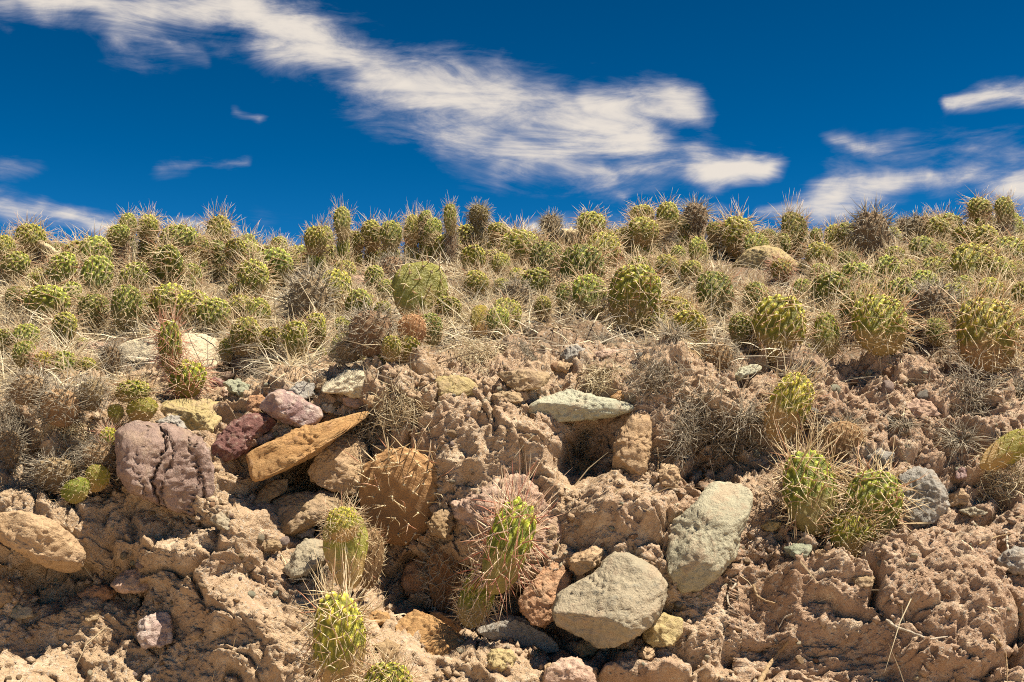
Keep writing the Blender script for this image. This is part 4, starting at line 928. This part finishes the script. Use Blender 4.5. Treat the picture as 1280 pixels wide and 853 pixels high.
# ------------------------------------------------------------------ pebbles and crumbs
def pebble_mesh(seed, flat):
    rs = np.random.RandomState(seed); a = np.linspace(0, 6.283, 9)[:-1]; r = rs.uniform(.75, 1.1, 8)
    V, F = stone_mesh(np.c_[np.cos(a)*r, np.sin(a)*r*flat], 1.6, seed, res=5, rough=.5, tilt=0.1)
    return V, F
PK = ['cream', 'tan', 'grey', 'pink', 'bould', 'celadon', 'mauve', 'rust', 'dun']
PEB = [(mesh_from('pebble', *pebble_mesh(300+k, f), RM[c]), c) for k, (c, f) in enumerate([(c, f) for c in PK for f in (.5, .75)])]
PNAME = dict(cream='cream', tan='tan', grey='grey', pink='pink', bould='grey-tan', celadon='pale green', mauve='mauve', rust='rust-brown', dun='dull brown')
STOPW = set('with behind beside above below under underneath lying split leaning stuck on in at tilted standing set wedged lodged jutting against propped resting half roofing walling touching tucked pinned deep tipped perched propping beneath left near among'.split())
def near_stone(px, py):
    d, lab = min(((px-a)**2+(py-b_)**2, l) for a, b_, l in STONE_AT)
    out = []
    for w in lab.split():
        if w in STOPW: break
        out.append(w)
    return ' '.join(out)
def pebble(px, py, r, k=None, lab=None):
    hp, hn = hit(px, py)
    if hp is None or hp[1] > 4.2: return
    me, c = PEB[random.randrange(len(PEB)) if k is None else k]
    o = link('pebble', me, None, hp); s = r*hp[1]*TAN/(W/2); s *= 1.2; o.scale = (s, s*random.uniform(.7, 1), s); o.rotation_euler = (random.uniform(-.4, .4), random.uniform(-.5, .5), random.uniform(0, 6))
    if lab: tag(o, lab, 'pebble')
    else:
        wh = 'broken earth face' if py > LIPROW(px)+45 else 'earth rim below the straw'
        tag(o, f'{"tiny" if r < 4 else "small"} {PNAME[c]} pebble near the {near_stone(px, py)}', 'pebble', f'{PNAME[c]} pebbles on the bank')
for (x, y, r) in [(570,172,28),(645,143,22),(765,165,34),(778,107,28),(865,158,24),(480,305,22),(1040,470,20),(285,410,18),(915,455,20),(835,440,18),(905,190,26),(490,255,30),(1150,110,16),(350,640,16),(620,690,12),(700,110,16),(720,480,14)]:
    px, py = zp('h', x, y); pebble(px, py, r/2.97)
for (x, y, r) in [(520,320,26),(590,358,22),(1012,322,30),(645,140,20),(975,150,14),(430,400,12),(900,310,20),(60,550,24),(380,560,20),(300,700,14),(380,815,20),(130,660,14),(235,420,14),(1160,480,18),(1190,260,40),(1100,250,30),(1150,280,26),(80,830,16)]:
    px, py = zp('i', x, y); pebble(px, py, r/3.37*.8)
for (x, y, r) in [(140,230,30),(75,190,30),(320,200,24),(630,310,34),(620,350,26),(840,270,34),(570,190,34),(420,215,26),(680,145,22),(130,160,40),(90,770,24),(385,745,22),(60,780,26)]:
    px, py = zp('f', x, y); pebble(px, py, r/3.88*.8)
for (x, y, r) in [(350,115,18),(570,225,14),(620,205,14),(180,290,14),(105,250,16),(330,220,22),(470,280,18),(1010,60,30),(480,690,24),(590,110,30),(100,670,22),(1000,130,18),(230,330,12)]:
    px, py = zp('g', x, y); pebble(px, py, r/3.88*.8)
for (x, y, r) in [(888,748,12),(940,712,12),(650,720,20),(400,690,24),(370,690,20),(340,720,16),(620,775,10),(600,650,16),(945,845,14),(1060,345,18),(990,620,14),(465,390,14),(430,460,10),(1180,680,12)]:
    px, py = zp('k', x, y); pebble(px, py, r/3.37)
cn = 0
while cn < 190:
    px = random.uniform(0, 1280); py = random.uniform(430, 850)
    if py < LIPROW(px)+6: continue
    pebble(px, py, random.choice((2, 2.5, 3, 3.5, 4.5, 6))); cn += 1
# crumbs of earth and fine gravel: many small lumps as stuff
def ico_lump():
    v = np.array([(1,0,0),(-1,0,0),(0,1,0),(0,-1,0),(0,0,1),(0,0,-1)], float)
    return v, np.array([(0,2,4),(2,1,4),(1,3,4),(3,0,4),(2,0,5),(1,2,5),(3,1,5),(0,3,5)])
def scatter_lumps(name, n, wfun, smin, smax, mat, label, cat, seed):
    rs = np.random.RandomState(seed); P, N = surf_samples(n, wfun, rs); v, f = ico_lump()
    s = smin*(smax/smin)**(rs.rand(n)**2.2)
    V = v[None]*(1+rs.normal(size=(n, 6, 1))*.24)*s[:, None, None]*rs.uniform(.6, 1.2, (n, 1, 3)) + rs.normal(size=(n, 6, 3))*(s*.22)[:, None, None] + (P+N*(s*.25)[:, None])[:, None]
    F = (f[None]+(np.arange(n)*6)[:, None, None]).reshape(-1, 3)
    tag(link(name, mesh_from(name, V.reshape(-1, 3), F, mat, False)), label, cat, kind='stuff')
def collar(px, py):     # packed dirt gathers round the stones
    w = np.full(len(px), .7)
    for (a, b_, rx, ry) in STONE_R: d = np.hypot((px-a)/(rx+3), (py-b_)/(ry+3)); w = np.maximum(w, 2.6*np.exp(-((d-1.05)/.22)**2))
    return w
wf = lambda Q, px, py, N: ((py > LIPROW(px)-8) & (py < 900) & (px > -60) & (px < 1340))*np.clip(.25+1.7*fbm(Q*7+3, 3), .02, 2)*np.clip(.25+N[:, 2], .12, 1)*collar(px, py)
scatter_lumps('earth_crumbs', 50000, wf, .0036, .016, EARTH, 'loose crumbs and clods of brown earth on the bank', 'crumbs', 41)
scatter_lumps('gravel', 6000, wf, .0026, .009, RM['bould'], 'fine grey-tan gravel scattered over the bank', 'gravel', 42)
